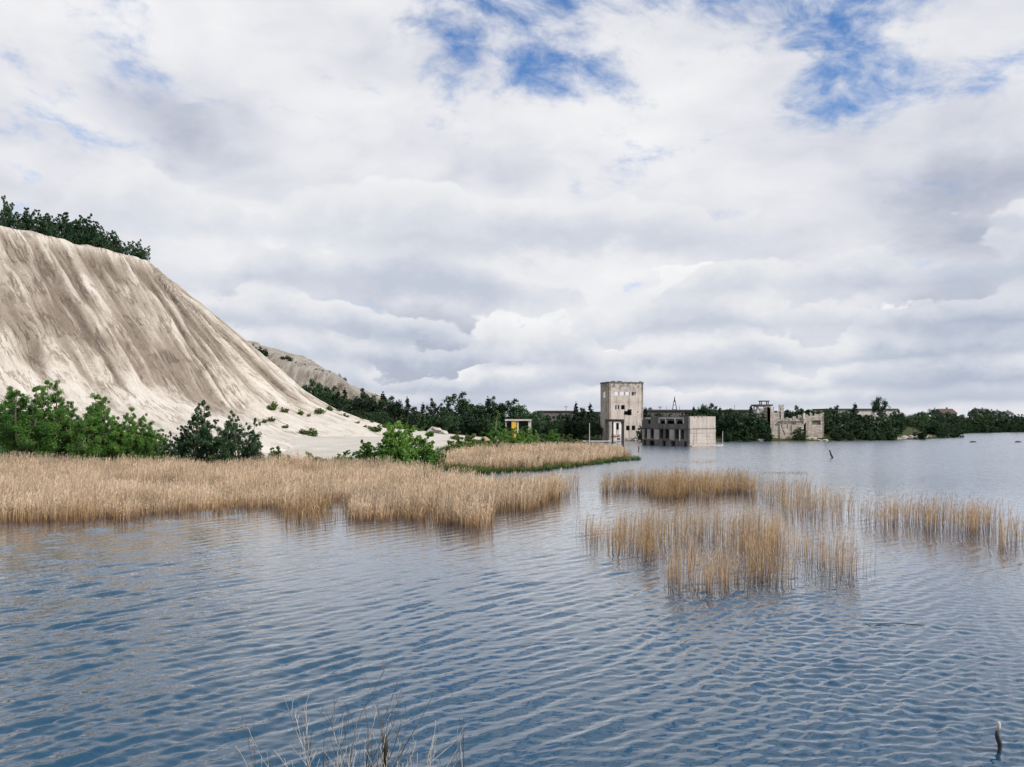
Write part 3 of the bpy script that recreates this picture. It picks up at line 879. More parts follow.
# ---- stone ruin on the far shore
def build_ruin():
    Yc = 203.0; s = Yc / F
    def zz(py): return (441 - py) * s
    def X_(px): return (px - 512) * s
    t = empty('stone_ruin', (X_(768), Yc, 0.3), 0, 'broken limestone building shell with a ragged tower end on the far shore', 'ruin')
    def u(px): return (px - 768) * s
    rnd = np.random.RandomState(5)
    jag = rnd.rand(80)
    def rag_tower(x):
        base = zz(407.5) if x < u(773.5) else zz(406.6)
        if u(775.5) < x < u(779): base = zz(411.5)
        return base - 0.9 * jag[int(x * 3) % 80] * (0.4 if x < 1 else 1)
    wall('tower_wall', t, (0, 0), (u(779.4), 0), 0, zz(406), 0.6, M['stone'], [(u(774.0), u(776.4), zz(414), zz(409))], rag_tower, 0.28, 41, 0.06)
    wall('tower_wall', t, (u(779.4), -0.02), (u(783.9), -0.02), zz(423), zz(406.2), 0.6, M['stone'], [(u(779.6) - u(779.4), u(780.9) - u(779.4), zz(421) - zz(423), zz(408.5) - zz(423))], None, 0.28, 42, 0.04)
    wall('side_wall', t, (0, 7), (0, 0), 0, zz(408), 0.6, M['stone'], (), lambda x: zz(408) - 2.5 * (7 - x) / 7 * jag[int(x * 2) % 80], 0.35, 43, 0.05)
    def rag_main(x):
        return zz(424) - 0.5 * jag[(int(x * 2.2) + 20) % 80]
    crack = [(u(780.6 + k * 0.75) - u(779.4), u(781.5 + k * 0.75) - u(779.4), zz(426 + 2 * k + 2.2), zz(426 + 2 * k)) for k in range(5)]
    crack += [(u(790.3) - u(779.4), u(791.2) - u(779.4), zz(436), zz(425)), (u(786.5) - u(779.4), u(787.4) - u(779.4), zz(430), zz(425.5))]
    wall('main_wall', t, (u(779.41), -0.25), (u(805.6), -0.25), 0, zz(423), 0.6, M['stone'], crack, rag_main, 0.28, 44, 0.05)
    box_part('roof_slab', t, M['concrete_dark'], u(778.3), u(797), -0.55, 4.5, zz(423.6), zz(422.6), jit=0.06)
    box_part('roof_slab', t, M['concrete_pale'], u(781), u(796), 0.4, 4.0, zz(421.5), zz(420.2), jit=0.1)
    for k in range(7):
        x0 = u(782 + k * 2.2)
        box_part('rubble_block', t, M['rock'], x0, x0 + 0.5 + 0.3 * jag[k], -0.2, 0.6, zz(422.58), zz(422.58) + 0.3 + 0.8 * jag[k + 9], jit=0.1)
    wall('side_wall', t, (u(805.62), -0.25), (u(805.62), 7), 0, zz(420), 0.55, M['stone'], (), lambda x: zz(420) - 1.6 * jag[int(x * 2) % 80] * x / 7, 0.35, 45, 0.05)
    box_part('pillar', t, M['concrete_pale'], u(804.3), u(806.0), 0.5, 1.0, zz(424), zz(414.5), jit=0.05)
    wall('inner_wall', t, (u(781), 7.0), (u(806), 7.0), 0, zz(416), 0.5, M['stone'], (), lambda x: zz(416) - 2.2 * jag[int(x * 1.6) % 80], 0.4, 46, 0.06)
    t2 = empty('stone_wall_ruin', (X_(809), Yc + 4, 0.6), R(-4), 'smaller pale ruined wall standing right of the large stone ruin', 'ruin')
    def u2(px): return (px - 809) * s * 1.02
    wall('front_wall', t2, (0, 0), (u2(829.3), 0), 0, zz(414.8), 0.6, M['stone'], [(u2(817.5), u2(826), zz(427.5), zz(423.2))], lambda x: zz(415) - 0.75 * jag[(int(x * 2.5) + 40) % 80] - (0.9 if x < 0.6 else 0), 0.28, 47, 0.06)
    box_part('infill', t2, M['concrete_dark'], u2(817), u2(826.4), 0.35, 0.55, zz(427.6), zz(423))
    wall('side_wall', t2, (0, 5), (0, 0), 0, zz(416), 0.5, M['stone'], (), lambda x: zz(416) - 1.5 * jag[int(x * 2) % 80], 0.35, 48, 0.05)
    wall('side_wall', t2, (u2(829.3), 0), (u2(829.3), 5), 0, zz(416.5), 0.5, M['stone'], (), None, 0.35, 49, 0.0)
build_ruin()

# ---- watch tower behind the ruin
def build_watch():
    Yc = 212.0; s = Yc / F
    x0 = (756.3 - 512) * s
    def u(px): return (px - 756.3) * s
    zg = h1(x0 + 2, Yc)
    def zz(py): return EYE - (py - HOR) * s - zg
    t = empty('watchtower', (x0, Yc, zg), 0, 'small grey watchtower with flat overhanging roof behind the stone ruin', 'watchtower')
    D_ = 3.4
    for px in (757.6, 770.0):
        for y in (0.3, D_ - 0.3):
            box_part('leg', t, M['concrete_dark'], u(px) - 0.18, u(px) + 0.18, y - 0.18, y + 0.18, 0, zz(414))
    box_part('cabin_floor', t, M['concrete_dark'], u(757), u(771), 0, D_, zz(414) + 0.004, zz(413))
    wall('cabin_wall', t, (u(757.2), 0.05), (u(770.8), 0.05), zz(413) + 0.004, zz(406), 0.15, M['concrete_pale'], [(u(759) - u(757.2), u(763.4) - u(757.2), zz(410.5) - zz(413), zz(406.8) - zz(413)), (u(764.6) - u(757.2), u(769.4) - u(757.2), zz(410.5) - zz(413), zz(406.8) - zz(413))])
    wall('cabin_wall', t, (u(757.2), D_), (u(757.2), 0.21), zz(413) + 0.004, zz(406), 0.15, M['concrete_pale'], [(0.8, 2.4, zz(410.5) - zz(413), zz(406.8) - zz(413))])
    wall('cabin_wall', t, (u(770.8), 0.21), (u(770.8), D_), zz(413) + 0.004, zz(406), 0.15, M['concrete_pale'], [(0.8, 2.4, zz(410.5) - zz(413), zz(406.8) - zz(413))])
    box_part('roof', t, M['dark_roof'], u(755.6), u(772.4), -0.5, D_ + 0.5, zz(406) + 0.004, zz(404.4))
    for px in (762.6, 769.4):
        for y in (1.0, 2.4):
            box_part('lantern_post', t, M['rust'], u(px) - 0.1, u(px) + 0.1, y - 0.1, y + 0.1, zz(404.4) + 0.003, zz(401.6))
    box_part('lantern_roof', t, M['dark_roof'], u(761.6), u(770.4), 0.7, 2.7, zz(401.6) + 0.003, zz(400.5))
build_watch()

# ---- plain sheds, houses further back
def shed(name, label, px0, px1, ytop, Y, depth, wallm, roofm, n_win, ybase=None, overhang=0.3, roof_t=0.45, slope=0.0, winsz=(1.0, 1.0), group=None, cat='building'):
    s = Y / F
    x0 = (px0 - 512) * s; Wd = (px1 - px0) * s
    zg = h1(x0 + Wd / 2, Y) - 0.4
    top = EYE - (ytop - HOR) * s - zg
    t = empty(name, (x0, Y, zg), 0, label, cat, group)
    hgt = top - roof_t
    ops = []
    for k in range(n_win):
        c_ = Wd * (k + 0.5) / n_win
        ops.append((c_ - winsz[0] / 2, c_ + winsz[0] / 2, hgt * 0.5, hgt * 0.5 + winsz[1]))
    wall('wall', t, (0, 0), (Wd, 0), 0, hgt, 0.3, wallm, ops)
    wall('wall', t, (0, depth), (0, 0.31), 0, hgt, 0.3, wallm)
    wall('wall', t, (Wd, 0.31), (Wd, depth), 0, hgt, 0.3, wallm)
    wall('wall', t, (Wd - 0.31, depth), (0.31, depth), 0, hgt, 0.3, wallm)
    for o in ops:
        box_part('window', t, M['glass_dark'], o[0] + 0.004, o[1] - 0.004, 0.14, 0.18, o[2] + 0.004, o[3] - 0.004)
    if slope:
        b = MB()
        oh = overhang
        vs = [(-oh, -oh, hgt + 0.01), (Wd + oh, -oh, hgt + 0.01), (Wd + oh, depth + oh, hgt + 0.01), (-oh, depth + oh, hgt + 0.01), (-oh, depth / 2, hgt + slope), (Wd + oh, depth / 2, hgt + slope)]
        b.add(vs, [(0, 1, 5, 4), (2, 3, 4, 5), (0, 4, 3), (1, 2, 5), (3, 2, 1, 0)])
        r_ = b.build('roof', roofm, t)
        box_part('chimney', r_, M['concrete_dark'], Wd * 0.6, Wd * 0.6 + 0.5, depth / 2 - 0.25, depth / 2 + 0.25, hgt + slope * 0.6, hgt + slope + 0.6)
    else:
        box_part('roof', t, roofm, -overhang, Wd + overhang, -overhang, depth + overhang, hgt + 0.005, top)
    return t

shed('long_shed', 'long low dark flat-roofed building behind the flooded building', 648, 764, 409.6, 236, 12, M['concrete_dark'], M['dark_roof'], 22)
shed('prison_block', 'long pale grey building half hidden by trees, below the lone round tree', 827, 897, 408.6, 262, 12, M['concrete_pale'], M['dark_roof'], 16)
shed('workshop', 'low grey flat-roofed building in the trees left of the tall tower', 538, 574, 410.6, 300, 10, M['concrete_dark'], M['dark_roof'], 8)
shed('low_shed', 'low dark building touching the left edge of the tall tower', 572, 603, 411.6, 285, 9, M['concrete_dark'], M['dark_roof'], 6)
shed('house', 'house with brown-red roof among trees on the far right shore', 943, 957, 412.4, 330, 8, M['concrete_dark'], M['red_roof'], 3, slope=2.0)
shed('house', 'grey gabled house between tall dark trees near the right edge', 978, 992, 412.0, 410, 8, M['concrete_pale'], M['dark_roof'], 3, slope=2.2)
shed('house', 'small white house on the far right hillside', 998, 1003, 412.8, 400, 7, M['white'], M['dark_roof'], 1, slope=1.6)
shed('house', 'white house with dark roof beside the small white house at far right', 1008, 1014, 413.4, 395, 7, M['white'], M['dark_roof'], 2, slope=1.6)
shed('house', 'lowest pale house nearest the right edge of the far shore', 1015, 1022, 418.0, 385, 7, M['white'], M['dark_roof'], 2, slope=1.4)

# white and yellow concrete shelter
def build_shelter():
    Y = 172.0; s = Y / F
    x0 = (505.5 - 512) * s
    zg = h1(x0 + 3, Y) - 0.2
    def u(px): return (px - 505.5) * s
    def zz(py): return EYE - (py - HOR) * s - zg
    t = empty('open_shelter', (x0, Y, zg), 0, 'white open-fronted concrete shelter with a bright yellow wall panel', 'shelter')
    D_ = 4.0
    box_part('roof', t, M['concrete_pale'], u(505), u(531.6), -0.3, D_ + 0.2, zz(420.8) + 0.003, zz(419.3))
    box_part('yellow_panel', t, M['yellow'], u(511.6), u(516.4), -0.1, 0.1, 0, zz(420.8))
    box_part('side_wall', t, M['concrete_pale'], u(528.4), u(531.2), 0, D_, 0, zz(420.8))
    box_part('side_wall', t, M['concrete_pale'], u(505.6), u(506.4), 0, D_, 0, zz(420.8))
    box_part('post', t, M['concrete_pale'], u(517.2), u(518.6), 0, 0.3, 0, zz(420.8))
    box_part('rear_wall', t, M['concrete_dark'], u(506.5), u(528.3), D_ - 0.2, D_, 0, zz(420.8))
build_shelter()

# lattice mast and poles
def build_mast():
    Y = 246.0; s = Y / F
    b0 = at(674.6, 411, Y); zg = h1(b0.x, Y)
    t = empty('lattice_mast', (b0.x, Y, zg), 0, 'thin steel A-frame mast rising behind the flooded building', 'mast')
    top = at(674.6, 396.6, Y).z - zg
    for sx in (-1, 1):
        b = MB(); b.tube([(sx * 1.5, 0, 0), (sx * 0.18, 0, top - 1.2)], [0.15, 0.11], 5); b.build('leg', M['rust'], t)
    b = MB(); b.tube([(0, 0, top - 1.6), (0, 0, top)], [0.22, 0.1], 5); b.build('head', M['rust'], t)
    for k in range(1, 6):
        z = top * k / 7.0; x = 1.5 - 1.32 * z / (top - 1.2)
        b = MB(); b.tube([(-x, 0.02, z), (x, 0.02, z)], 0.05, 4); b.build('crossbar', M['rust'], t)
for_mast = build_mast()

def pole(label, px, y0, y1, Y, r=0.09, mat='rust', cat='pole', arms=False):
    a = at(px, y1, Y); zb = max(h1(a.x, Y), -0.6) - 0.1
    t = empty('utility_pole', (a.x, Y, zb), 0, label, cat, 'thin poles on the skyline')
    b = MB(); h_ = at(px, y0, Y).z - zb
    b.tube([(0, 0, 0), (0.02, 0, h_)], [r, r * 0.7], 6); b.build('shaft', M[mat], t)
    if arms:
        box_part('crossarm', t, M[mat], -0.6, 0.6, -0.05, 0.05, h_ - 0.35, h_ - 0.22)
pole('short pole with crossarm on the skyline just right of the tall tower', 660, 406.2, 412, 232, 0.12, arms=True)
pole('thin pole standing left of the A-frame mast', 666.6, 406.4, 412, 236, 0.07)
pole('thin pole standing right of the A-frame mast', 679.4, 406.4, 412, 236, 0.07)
pole('thin pole on the skyline above the thicket left of the watchtower', 734.6, 405, 412, 240, 0.08)
pole('thin pole among the trees left of the tall tower', 566.0, 406, 414, 260, 0.09, arms=True)
pole('pale bare post in front of the low shed beside the tower', 589.4, 423, 441, 178, 0.10, 'concrete_pale')
pole('slim pale post in front of the thicket right of the flooded building', 722.6, 431, 444, 190, 0.08, 'concrete_pale')

# jetty beside the tower
j = empty('jetty', (at(583, 441, 186).x, 186, -0.5), R(4), 'low pale concrete jetty at the foot of the tall tower', 'jetty')
box_part('deck', j, M['rock'], 0, 8.0, 0, 1.6, 0.72, 1.0, jit=0.03)
for k in range(4):
    box_part('pile', j, M['concrete_dark'], 0.4 + k * 2.3, 0.8 + k * 2.3, 0.3, 0.7, 0, 0.716)

# ------------------------------------------------------------------ rocks and wrecks
def rock_mesh(seed, n=10):
    rnd = np.random.RandomState(seed)
    import bmesh
    bm = bmesh.new()
    bmesh.ops.create_icosphere(bm, subdivisions=2, radius=1.0)
    for v_ in bm.verts:
        d = Vector(v_.co)
        f = 1 + 0.35 * (float(vnoise(d.x * 1.4 + seed, d.y * 1.4 + d.z * 2.3, seed)) - 0.5) * 2
        v_.co = Vector((round(d.x * f * 3.2) / 3.2 * 0.4 + d.x * f * 0.6, d.y * f, max(-0.5, min(0.62, d.z * f * 0.8))))
    me = bpy.data.meshes.new('rock')
    bm.to_mesh(me); bm.free()
    me.materials.append(M['rock'])
    return me
ROCKS = [rock_mesh(i) for i in range(5)]
rr = random.Random(11)
def rock(px, py, Y, size, label, group, z=None, mat=None):
    p = at(px, py, Y)
    o = bpy.data.objects.new('rock', rr.choice(ROCKS))
    COL.objects.link(o)
    zz = max(h1(p.x, Y), 0) if z is None else z
    o.location = (p.x, Y, zz + size * 0.15)
    o.scale = (size * rr.uniform(0.8, 1.4), size * rr.uniform(0.7, 1.1), size * rr.uniform(0.5, 0.9))
    o.rotation_euler = (rr.uniform(-0.2, 0.2), rr.uniform(-0.2, 0.2), rr.uniform(0, 6))
    return tag(o, label, 'rock', group)
for k in range(8):
    rock(rr.uniform(760, 768), 441, rr.uniform(198, 201), rr.uniform(0.4, 1.0), 'pale rock at the waterline by the left foot of the stone ruin', 'rocks left of the stone ruin')
for k in range(10):
    rock(rr.uniform(808, 826), 439, rr.uniform(201, 205), rr.uniform(0.4, 1.0), 'pale rubble rock on the bank below the smaller ruined wall', 'rubble below the smaller ruin')
for k in range(24):
    px = rr.uniform(896, 930)
    rock(px, 437, 213 + (px - 896) * 0.42 + rr.uniform(-1, 3), rr.uniform(0.4, 1.1), 'pale rock in the heap on the point right of the ruins', 'rocks on the point')
for k in range(9):
    px = 930 + k * 1.9
    rock(px, 437, 233, rr.uniform(0.35, 0.6), 'small dark rock in the line running out from the point', 'rocks at the tip of the point', z=0)
rock(436, 421, 168, 1.6, 'pale slab of rubble in front of the dome-crowned dark tree', None)
rock(444, 423, 167, 1.2, 'smaller pale boulder right of the rubble slab', None)
# pink gravel pile
def cone_pile(name, label, px, py, Y, r, h_, mat):
    p = at(px, py, Y); b = MB()
    zg = h1(p.x, Y) - 0.3
    n = 20; vs = []; fs = []
    for k, (rk, hk) in enumerate(((1.0, 0), (0.75, 0.3), (0.45, 0.68), (0.2, 0.93), (0.0, 1.0))):
        for j_ in range(n):
            a = 2 * math.pi * j_ / n
            q = 1 + 0.16 * math.sin(3 * a + k) + 0.07 * math.sin(7 * a + 2 * k)
            vs.append((r * rk * q * math.cos(a), r * rk * q * math.sin(a), h_ * hk))
    for k in range(4):
        for j_ in range(n):
            fs.append((k * n + j_, k * n + (j_ + 1) % n, (k + 1) * n + (j_ + 1) % n, (k + 1) * n + j_))
    b.add(vs, fs)
    o = b.build(name, mat, None, True)
    o.location = (p.x, Y, zg)
    return tag(o, label, 'gravel pile')
cone_pile('gravel_pile', 'small pinkish gravel pile left of the white and yellow shelter', 485, 436, 150, 1.7, 1.7, M['pink_gravel'])

# things in the water
def stick(name, label, px, py, hgt, lean, r, mat, cat='post', wob=0.03, seg=5):
    x, y = on_water(px, py); b = MB(); rnd = random.Random(px)
    pts = []; rad = []
    for k in range(seg + 1):
        f = k / seg
        pts.append((lean * f * hgt + rnd.uniform(-wob, wob), rnd.uniform(-wob, wob), -0.5 + (hgt + 0.5) * f)); rad.append(r * (1 - 0.3 * f) * rnd.uniform(0.85, 1.2))
    b.tube(pts, rad, 7)
    o = b.build(name, mat, None, True); o.location = (x, y, 0)
    return tag(o, label, cat)
stick('dead_post', 'short dark post in the water in front of the flooded building', 638.5, 451.5, 0.9, 0.05, 0.1, M['wood_wet'])
stick('leaning_log', 'short dark log leaning out of the open lake below the stone ruins', 834, 458, 1.15, -0.6, 0.14, M['wood_wet'], 'log')
for px, lab in ((973, 'dark floating log on the lake below the right shore trees, left of its twin'), (1018, 'dark floating log on the lake at the right edge of the picture')):
    x, y = on_water(px, 442.3); b = MB()
    b.tube([(-0.8, 0, 0.02), (-0.3, 0.02, 0.12), (0.3, -0.02, 0.12), (0.8, 0, 0.04)], [0.1, 0.2, 0.2, 0.1], 8)
    o = b.build('floating_log', M['wood_wet'], None, True); o.location = (x, y, 0); tag(o, lab, 'log')
for px, lab in ((944.5, 'left one of two dark posts at the tip of the rocky point'), (948.3, 'right one of two dark posts at the tip of the rocky point')):
    o = stick('dead_post', lab, px, 438.0, 1.0, 0.0, 0.28, M['wood_wet'])
# stump close by on the right: dark mossy stem with a bleached snapped top
x, y = on_water(998, 753)
st = empty('snag', (x, y, -0.4), 0, 'crooked dead stem with a bleached snapped top sticking out of the near water', 'dead stem')
b = MB(); b.tube([(0.01, 0, 0), (0.012, 0, 0.36), (0.03, 0, 0.46), (0.035, 0.0, 0.56), (0.0, 0, 0.66), (-0.02, 0, 0.73), (0.0, 0, 0.80)], [0.035, 0.038, 0.034, 0.04, 0.042, 0.036, 0.026], 9)
b.build('stem', M['wood_wet'], st, True)
b = MB(); b.tube([(0.0, 0, 0.79), (0.01, 0, 0.86), (0.014, 0, 0.93), (0.006, 0, 0.96)], [0.026, 0.032, 0.034, 0.018], 9)
b.build('bleached_top', M['wood_bleached'], st, True)
b = MB(); b.tube([(1.5, 0.0, 0), (1.2, 0, 0.02), (0.6, 0.1, 0.03), (0, 0.05, 0.02), (-0.3, 0, 0.0)], [0.006, 0.010, 0.012, 0.010, 0.006], 5)
o = b.build('floating_stick', M['wood_wet']); x, y = on_water(893, 625); o.location = (x - 0.6, y, 0.0); tag(o, 'thin dark stick floating on the water right of the middle reeds', 'stick')

# ------------------------------------------------------------------ trees
def leaf_mesh(name, centres, radii, per, size, rnd, up=0.35, aspect=0.55, flat=1.0):
    C = np.repeat(centres, per, 0); Rr = np.repeat(radii, per)
    n = len(C)
    off = rnd.randn(n, 3); off /= np.linalg.norm(off, axis=1)[:, None] + 1e-9
    off *= (rnd.rand(n) ** 0.45 * Rr)[:, None]; off[:, 2] *= flat
    P = C + off
    nrm = rnd.randn(n, 3); nrm[:, 2] += up; nrm /= np.linalg.norm(nrm, axis=1)[:, None]
    a = rnd.randn(n, 3); a -= (a * nrm).sum(1)[:, None] * nrm; a /= np.linalg.norm(a, axis=1)[:, None]
    b_ = np.cross(nrm, a)
    s = (size * (0.6 + 0.8 * rnd.rand(n)))[:, None]
    V = np.stack([P - a * s, P - b_ * s * aspect + nrm * s * 0.15, P + a * s, P + b_ * s * aspect + nrm * s * 0.15], 1).reshape(-1, 3)
    Fc = np.arange(n * 4).reshape(-1, 4)
    me = mesh_np(name, V, Fc)
    clump = np.repeat(rnd.rand(len(centres)), per)
    tone = np.clip(0.55 * clump + 0.45 * rnd.rand(n), 0, 1)
    attr(me, 'tone', np.repeat(tone, 4))
    return me

def make_bush(seed, Hh, Rr, stems, per, size, leafm, barkm, clear=0.12, clump_r=0.5, nb=9, spread=1.0, base_sp=0.25):
    """multi-stemmed bush or small tree, unit metres; returns (trunk mesh, crown mesh)"""
    rnd = np.random.RandomState(seed)
    tb = MB(); cs = []; rs = []
    for k in range(stems):
        a = rnd.rand() * 6.283; q = math.sqrt(rnd.rand()) * (0 if stems == 1 else 1)
        hk = Hh * (1.0 if k == 0 else rnd.uniform(0.55, 1.0)) * (1 - 0.15 * q)
        topv = Vector((math.cos(a) * q * Rr * 0.75, math.sin(a) * q * Rr * 0.75, hk))
        basev = Vector((topv.x * base_sp, topv.y * base_sp, -0.3))
        bend = Vector((rnd.uniform(-1, 1), rnd.uniform(-1, 1), 0)) * Rr * 0.12
        pts = []
        for i in range(7):
            f = i / 6
            pts.append(basev.lerp(topv, f) + bend * math.sin(f * 3.1))
        r0 = 0.018 * hk + 0.02
        tb.tube(pts, [r0 * (1 - 0.88 * i / 6) for i in range(7)], 5)
        for j_ in range(nb):
            f = clear + (1 - clear) * ((j_ + rnd.rand()) / nb) ** 0.9
            p = basev.lerp(topv, f) + bend * math.sin(f * 3.1)
            ln = Rr * spread * (0.50 * (1 - f) ** 0.7 + 0.08) * rnd.uniform(0.6, 1.3)
            if f < 0.3: ln *= 0.55 + 1.5 * f
            az = rnd.rand() * 6.283
            d = Vector((math.cos(az), math.sin(az), rnd.uniform(0.25, 1.0)))
            e = p + d * ln
            mid = p.lerp(e, 0.5) + Vector((0, 0, -0.08 * ln))
            tb.tube([p, mid, e], [r0 * 0.35 * (1 - 0.7 * f) + 0.006, r0 * 0.2 * (1 - 0.7 * f) + 0.005, 0.004], 4)
            nc = 2 if ln > 0.8 * clump_r else 1
            for c_ in range(nc):
                cc = p.lerp(e, 1.0 - 0.45 * c_) + Vector(rnd.randn(3) * 0.12 * clump_r)
                cs.append(cc); rs.append(clump_r * rnd.uniform(0.45, 1.15) * (1 - 0.68 * f))
        cs.append(topv.copy()); rs.append(clump_r * 0.35)
    me_c = leaf_mesh('crown', np.array([tuple(c_) for c_ in cs]), np.array(rs), per, size, rnd)
    me_c.materials.append(M[leafm])
    me_t = tb.mesh('trunk'); me_t.materials.append(M[barkm])
    return me_t, me_c

def make_round(seed, Hh, Rr, per, size, leafm, barkm, clear=0.25, n=46, clump_r=0.75):
    """broad-leaved tree with a domed, lumpy crown"""
    rnd = np.random.RandomState(seed)
    tb = MB(); cs = []; rs = []
    zc = Hh * (clear + (1 - clear) * 0.5); hz = Hh * (1 - clear) * 0.5
    tb.tube([(0, 0, -0.4), (0.05, 0, Hh * clear), (0.0, 0.06, zc), (0, 0, Hh * 0.9)], [0.026 * Hh, 0.02 * Hh, 0.013 * Hh, 0.003 * Hh], 7)
    for k in range(n):
        d = rnd.randn(3); d /= np.linalg.norm(d); q = rnd.rand() ** 0.38
        lump = 0.82 + 0.36 * float(vnoise(d[0] * 1.8 + 9, d[1] * 1.8 + d[2] * 1.3, seed))
        c_ = Vector((d[0] * Rr * q * lump, d[1] * Rr * q * lump, zc + d[2] * hz * q * lump))
        cs.append(tuple(c_)); rs.append(clump_r * rnd.uniform(0.55, 1.2))
        if k % 2 == 0:
            f = rnd.uniform(0.35, 0.8)
            p = Vector((0, 0, min(Hh * f, c_.z)))
            tb.tube([p, p.lerp(c_, 0.5) + Vector((0, 0, -0.2)), c_], [0.009 * Hh, 0.005 * Hh, 0.01], 4)
    me_c = leaf_mesh('crown', np.array(cs), np.array(rs), per, size, rnd)
    me_c.materials.append(M[leafm])
    me_t = tb.mesh('trunk'); me_t.materials.append(M[barkm])
    return me_t, me_c

def make_conifer(seed, Hh, Rr, size, leafm='needle', barkm='bark', per=34):
    rnd = np.random.RandomState(seed)
    tb = MB(); cs = []; rs = []
    tb.tube([(0, 0, -0.4), (0.03, 0.02, Hh * 0.5), (0, 0, Hh)], [0.02 * Hh, 0.012 * Hh, 0.01], 6)
    nl = int(Hh * 1.9)
    for k in range(nl):
        f = 0.10 + 0.88 * k / nl
        nb = rnd.randint(4, 7)
        for j_ in range(nb):
            az = rnd.rand() * 6.283
            ln = Rr * ((1 - f) ** 0.85) * rnd.uniform(0.6, 1.2) + 0.12
            z = Hh * f
            for q in (0.35, 0.72, 1.0):
                cs.append((math.cos(az) * ln * q, math.sin(az) * ln * q, z - 0.22 * ln * q + rnd.uniform(-0.1, 0.1))); rs.append(0.14 + 0.20 * ln * (1.15 - 0.5 * q))
            if j_ < 2:
                tb.tube([(0, 0, z), (math.cos(az) * ln, math.sin(az) * ln, z - 0.22 * ln)], [0.03, 0.008], 3)
    cs.append((0, 0, Hh)); rs.append(0.14)
    me_c = leaf_mesh('crown', np.array(cs), np.array(rs), max(5, per // 4), size, rnd, flat=0.5, aspect=0.4)
    me_c.materials.append(M[leafm])
    me_t = tb.mesh('trunk'); me_t.materials.append(M[barkm])
    return me_t, me_c

rt = random.Random(21)
def plant(meshes, name, x, y, z, sc, label, cat, group=None, sxy=1.0, rz=None):
    t = empty(name, (x, y, z), rt.uniform(0, 6.283) if rz is None else rz, label, cat, group)
    t.scale = (sc * sxy, sc * sxy, sc)
    link('trunk', meshes[0], None, t); link('crown', meshes[1], None, t)
    return t

# meshes are made once at unit height 1 = "HU" metres and scaled
P_LEAFY = [make_bush(100 + i, 8.5, 3.4, 8, 165, 0.070, 'leaf_fresh', 'bark', 0.05, 0.80, 18) for i in range(4)]
P_OPEN = [make_bush(120 + i, 7.0, 2.8, 6, 80, 0.080, 'leaf_dark', 'bark', 0.04, 0.62, 16) for i in range(3)]
P_HILL = [make_bush(140 + i, 6.5, 2.6, 5, 60, 0.12, 'leaf_dark', 'bark', 0.06, 0.66, 13) for i in range(4)]
P_LOW = [make_bush(160 + i, 2.2, 1.6, 7, 34, 0.10, 'leaf_yellow', 'bark', 0.04, 0.36, 7, base_sp=0.4) for i in range(3)]
P_LOWD = [make_bush(170 + i, 3.6, 2.4, 8, 70, 0.085, 'leaf_fresh', 'bark', 0.04, 0.48, 10, base_sp=0.4) for i in range(3)]
P_ROUND = [make_round(180 + i, 10, 3.6, 52, 0.24, 'leaf_belt', 'bark', 0.12, 60, 0.95) for i in range(4)]
P_SHORE = [make_bush(200 + i, 7.0, 3.2, 6, 46, 0.20, 'leaf_belt', 'bark', 0.04, 0.7, 11) for i in range(4)]
P_CONE = [make_conifer(220 + i, 10, 2.3, 0.26) for i in range(3)]
P_PINE = [make_round(240 + i, 10, 2.4, 44, 0.22, 'needle', 'bark', 0.15, 46, 0.8) for i in range(3)]
P_LONE = make_round(261, 10, 3.6, 40, 0.22, 'leaf_belt', 'bark', 0.34, 60, 0.85)
P_BIRCH = [make_bush(270 + i, 9.0, 2.6, 2, 56, 0.13, 'leaf_fresh', 'bark_pale', 0.22, 0.55, 17) for i in range(2)]

def by_top(protos, hu, name, px, ytop, Y, label, cat='tree', group=None, sxy=1.0, idx=None, sink=0.15, zbase=None):
    p = at(px, ytop, Y)
    zg = h1(p.x, Y) if zbase is None else zbase
    hgt = max(0.6, p.z - zg + sink)
    pr = protos[idx if idx is not None else rt.randrange(len(protos))] if isinstance(protos, list) else protos
    return plant(pr, name, p.x, Y, zg - sink, hgt / hu, label, cat, group, sxy)

# left shore bushes, in front of the hill
NEAR = [(P_LEAFY, 8.5, 3, 387, 89, 'bluish green bush cut off by the left edge of the picture', 1.1),
        (P_LEAFY, 8.5, 22, 384, 86, 'large bright green bush at far left, tall and rounded', 1.25),
        (P_LEAFY, 8.5, 43, 377, 88, 'tallest bright green bush with pointed top at the far left', 1.0),
        (P_LEAFY, 8.5, 64, 399, 90, 'lower green bush filling the dip right of the tallest left bush', 1.0),
        (P_LEAFY, 8.5, 87, 390, 88, 'pointed green bush, second peak of the left shore thicket', 1.0),
        (P_LEAFY, 8.5, 107, 402, 89, 'mid green bush with spiky top right of the second peak', 0.95),
        (P_LEAFY, 8.5, 126, 405, 89, 'flat-topped green bush in the middle of the left thicket', 1.0),
        (P_LEAFY, 8.5, 139, 411, 88, 'narrow green bush at the right end of the dense left thicket', 0.8),
        (P_LEAFY, 8.5, 157, 419, 88, 'small see-through green bush between the left thicket and the dark bushes', 1.0),
        (P_OPEN, 7.0, 178, 421, 88, 'thin sparse dark bush leaning beside the small see-through bush', 0.9),
        (P_OPEN, 7.0, 192, 414, 89, 'dark open bush left of the tall twiggy one', 1.0),
        (P_OPEN, 7.0, 208, 398, 89, 'tall twiggy dark bush with round leaves and gaps', 0.95),
        (P_OPEN, 7.0, 227, 415, 88, 'dense dark bush between the two tall twiggy ones', 1.15),
        (P_OPEN, 7.0, 243, 404, 89, 'dark bush with slender spire top at the right end of the left thicket', 0.85),
        (P_OPEN, 7.0, 253, 432, 88, 'low dark bush at the right foot of the spire-topped bush', 1.3)]
for pr, hu, px, yt, Y, lab, sx in NEAR:
    by_top(pr, hu, 'shore_bush', px, yt, Y, lab, 'bush', 'bushes on the left shore', sx)

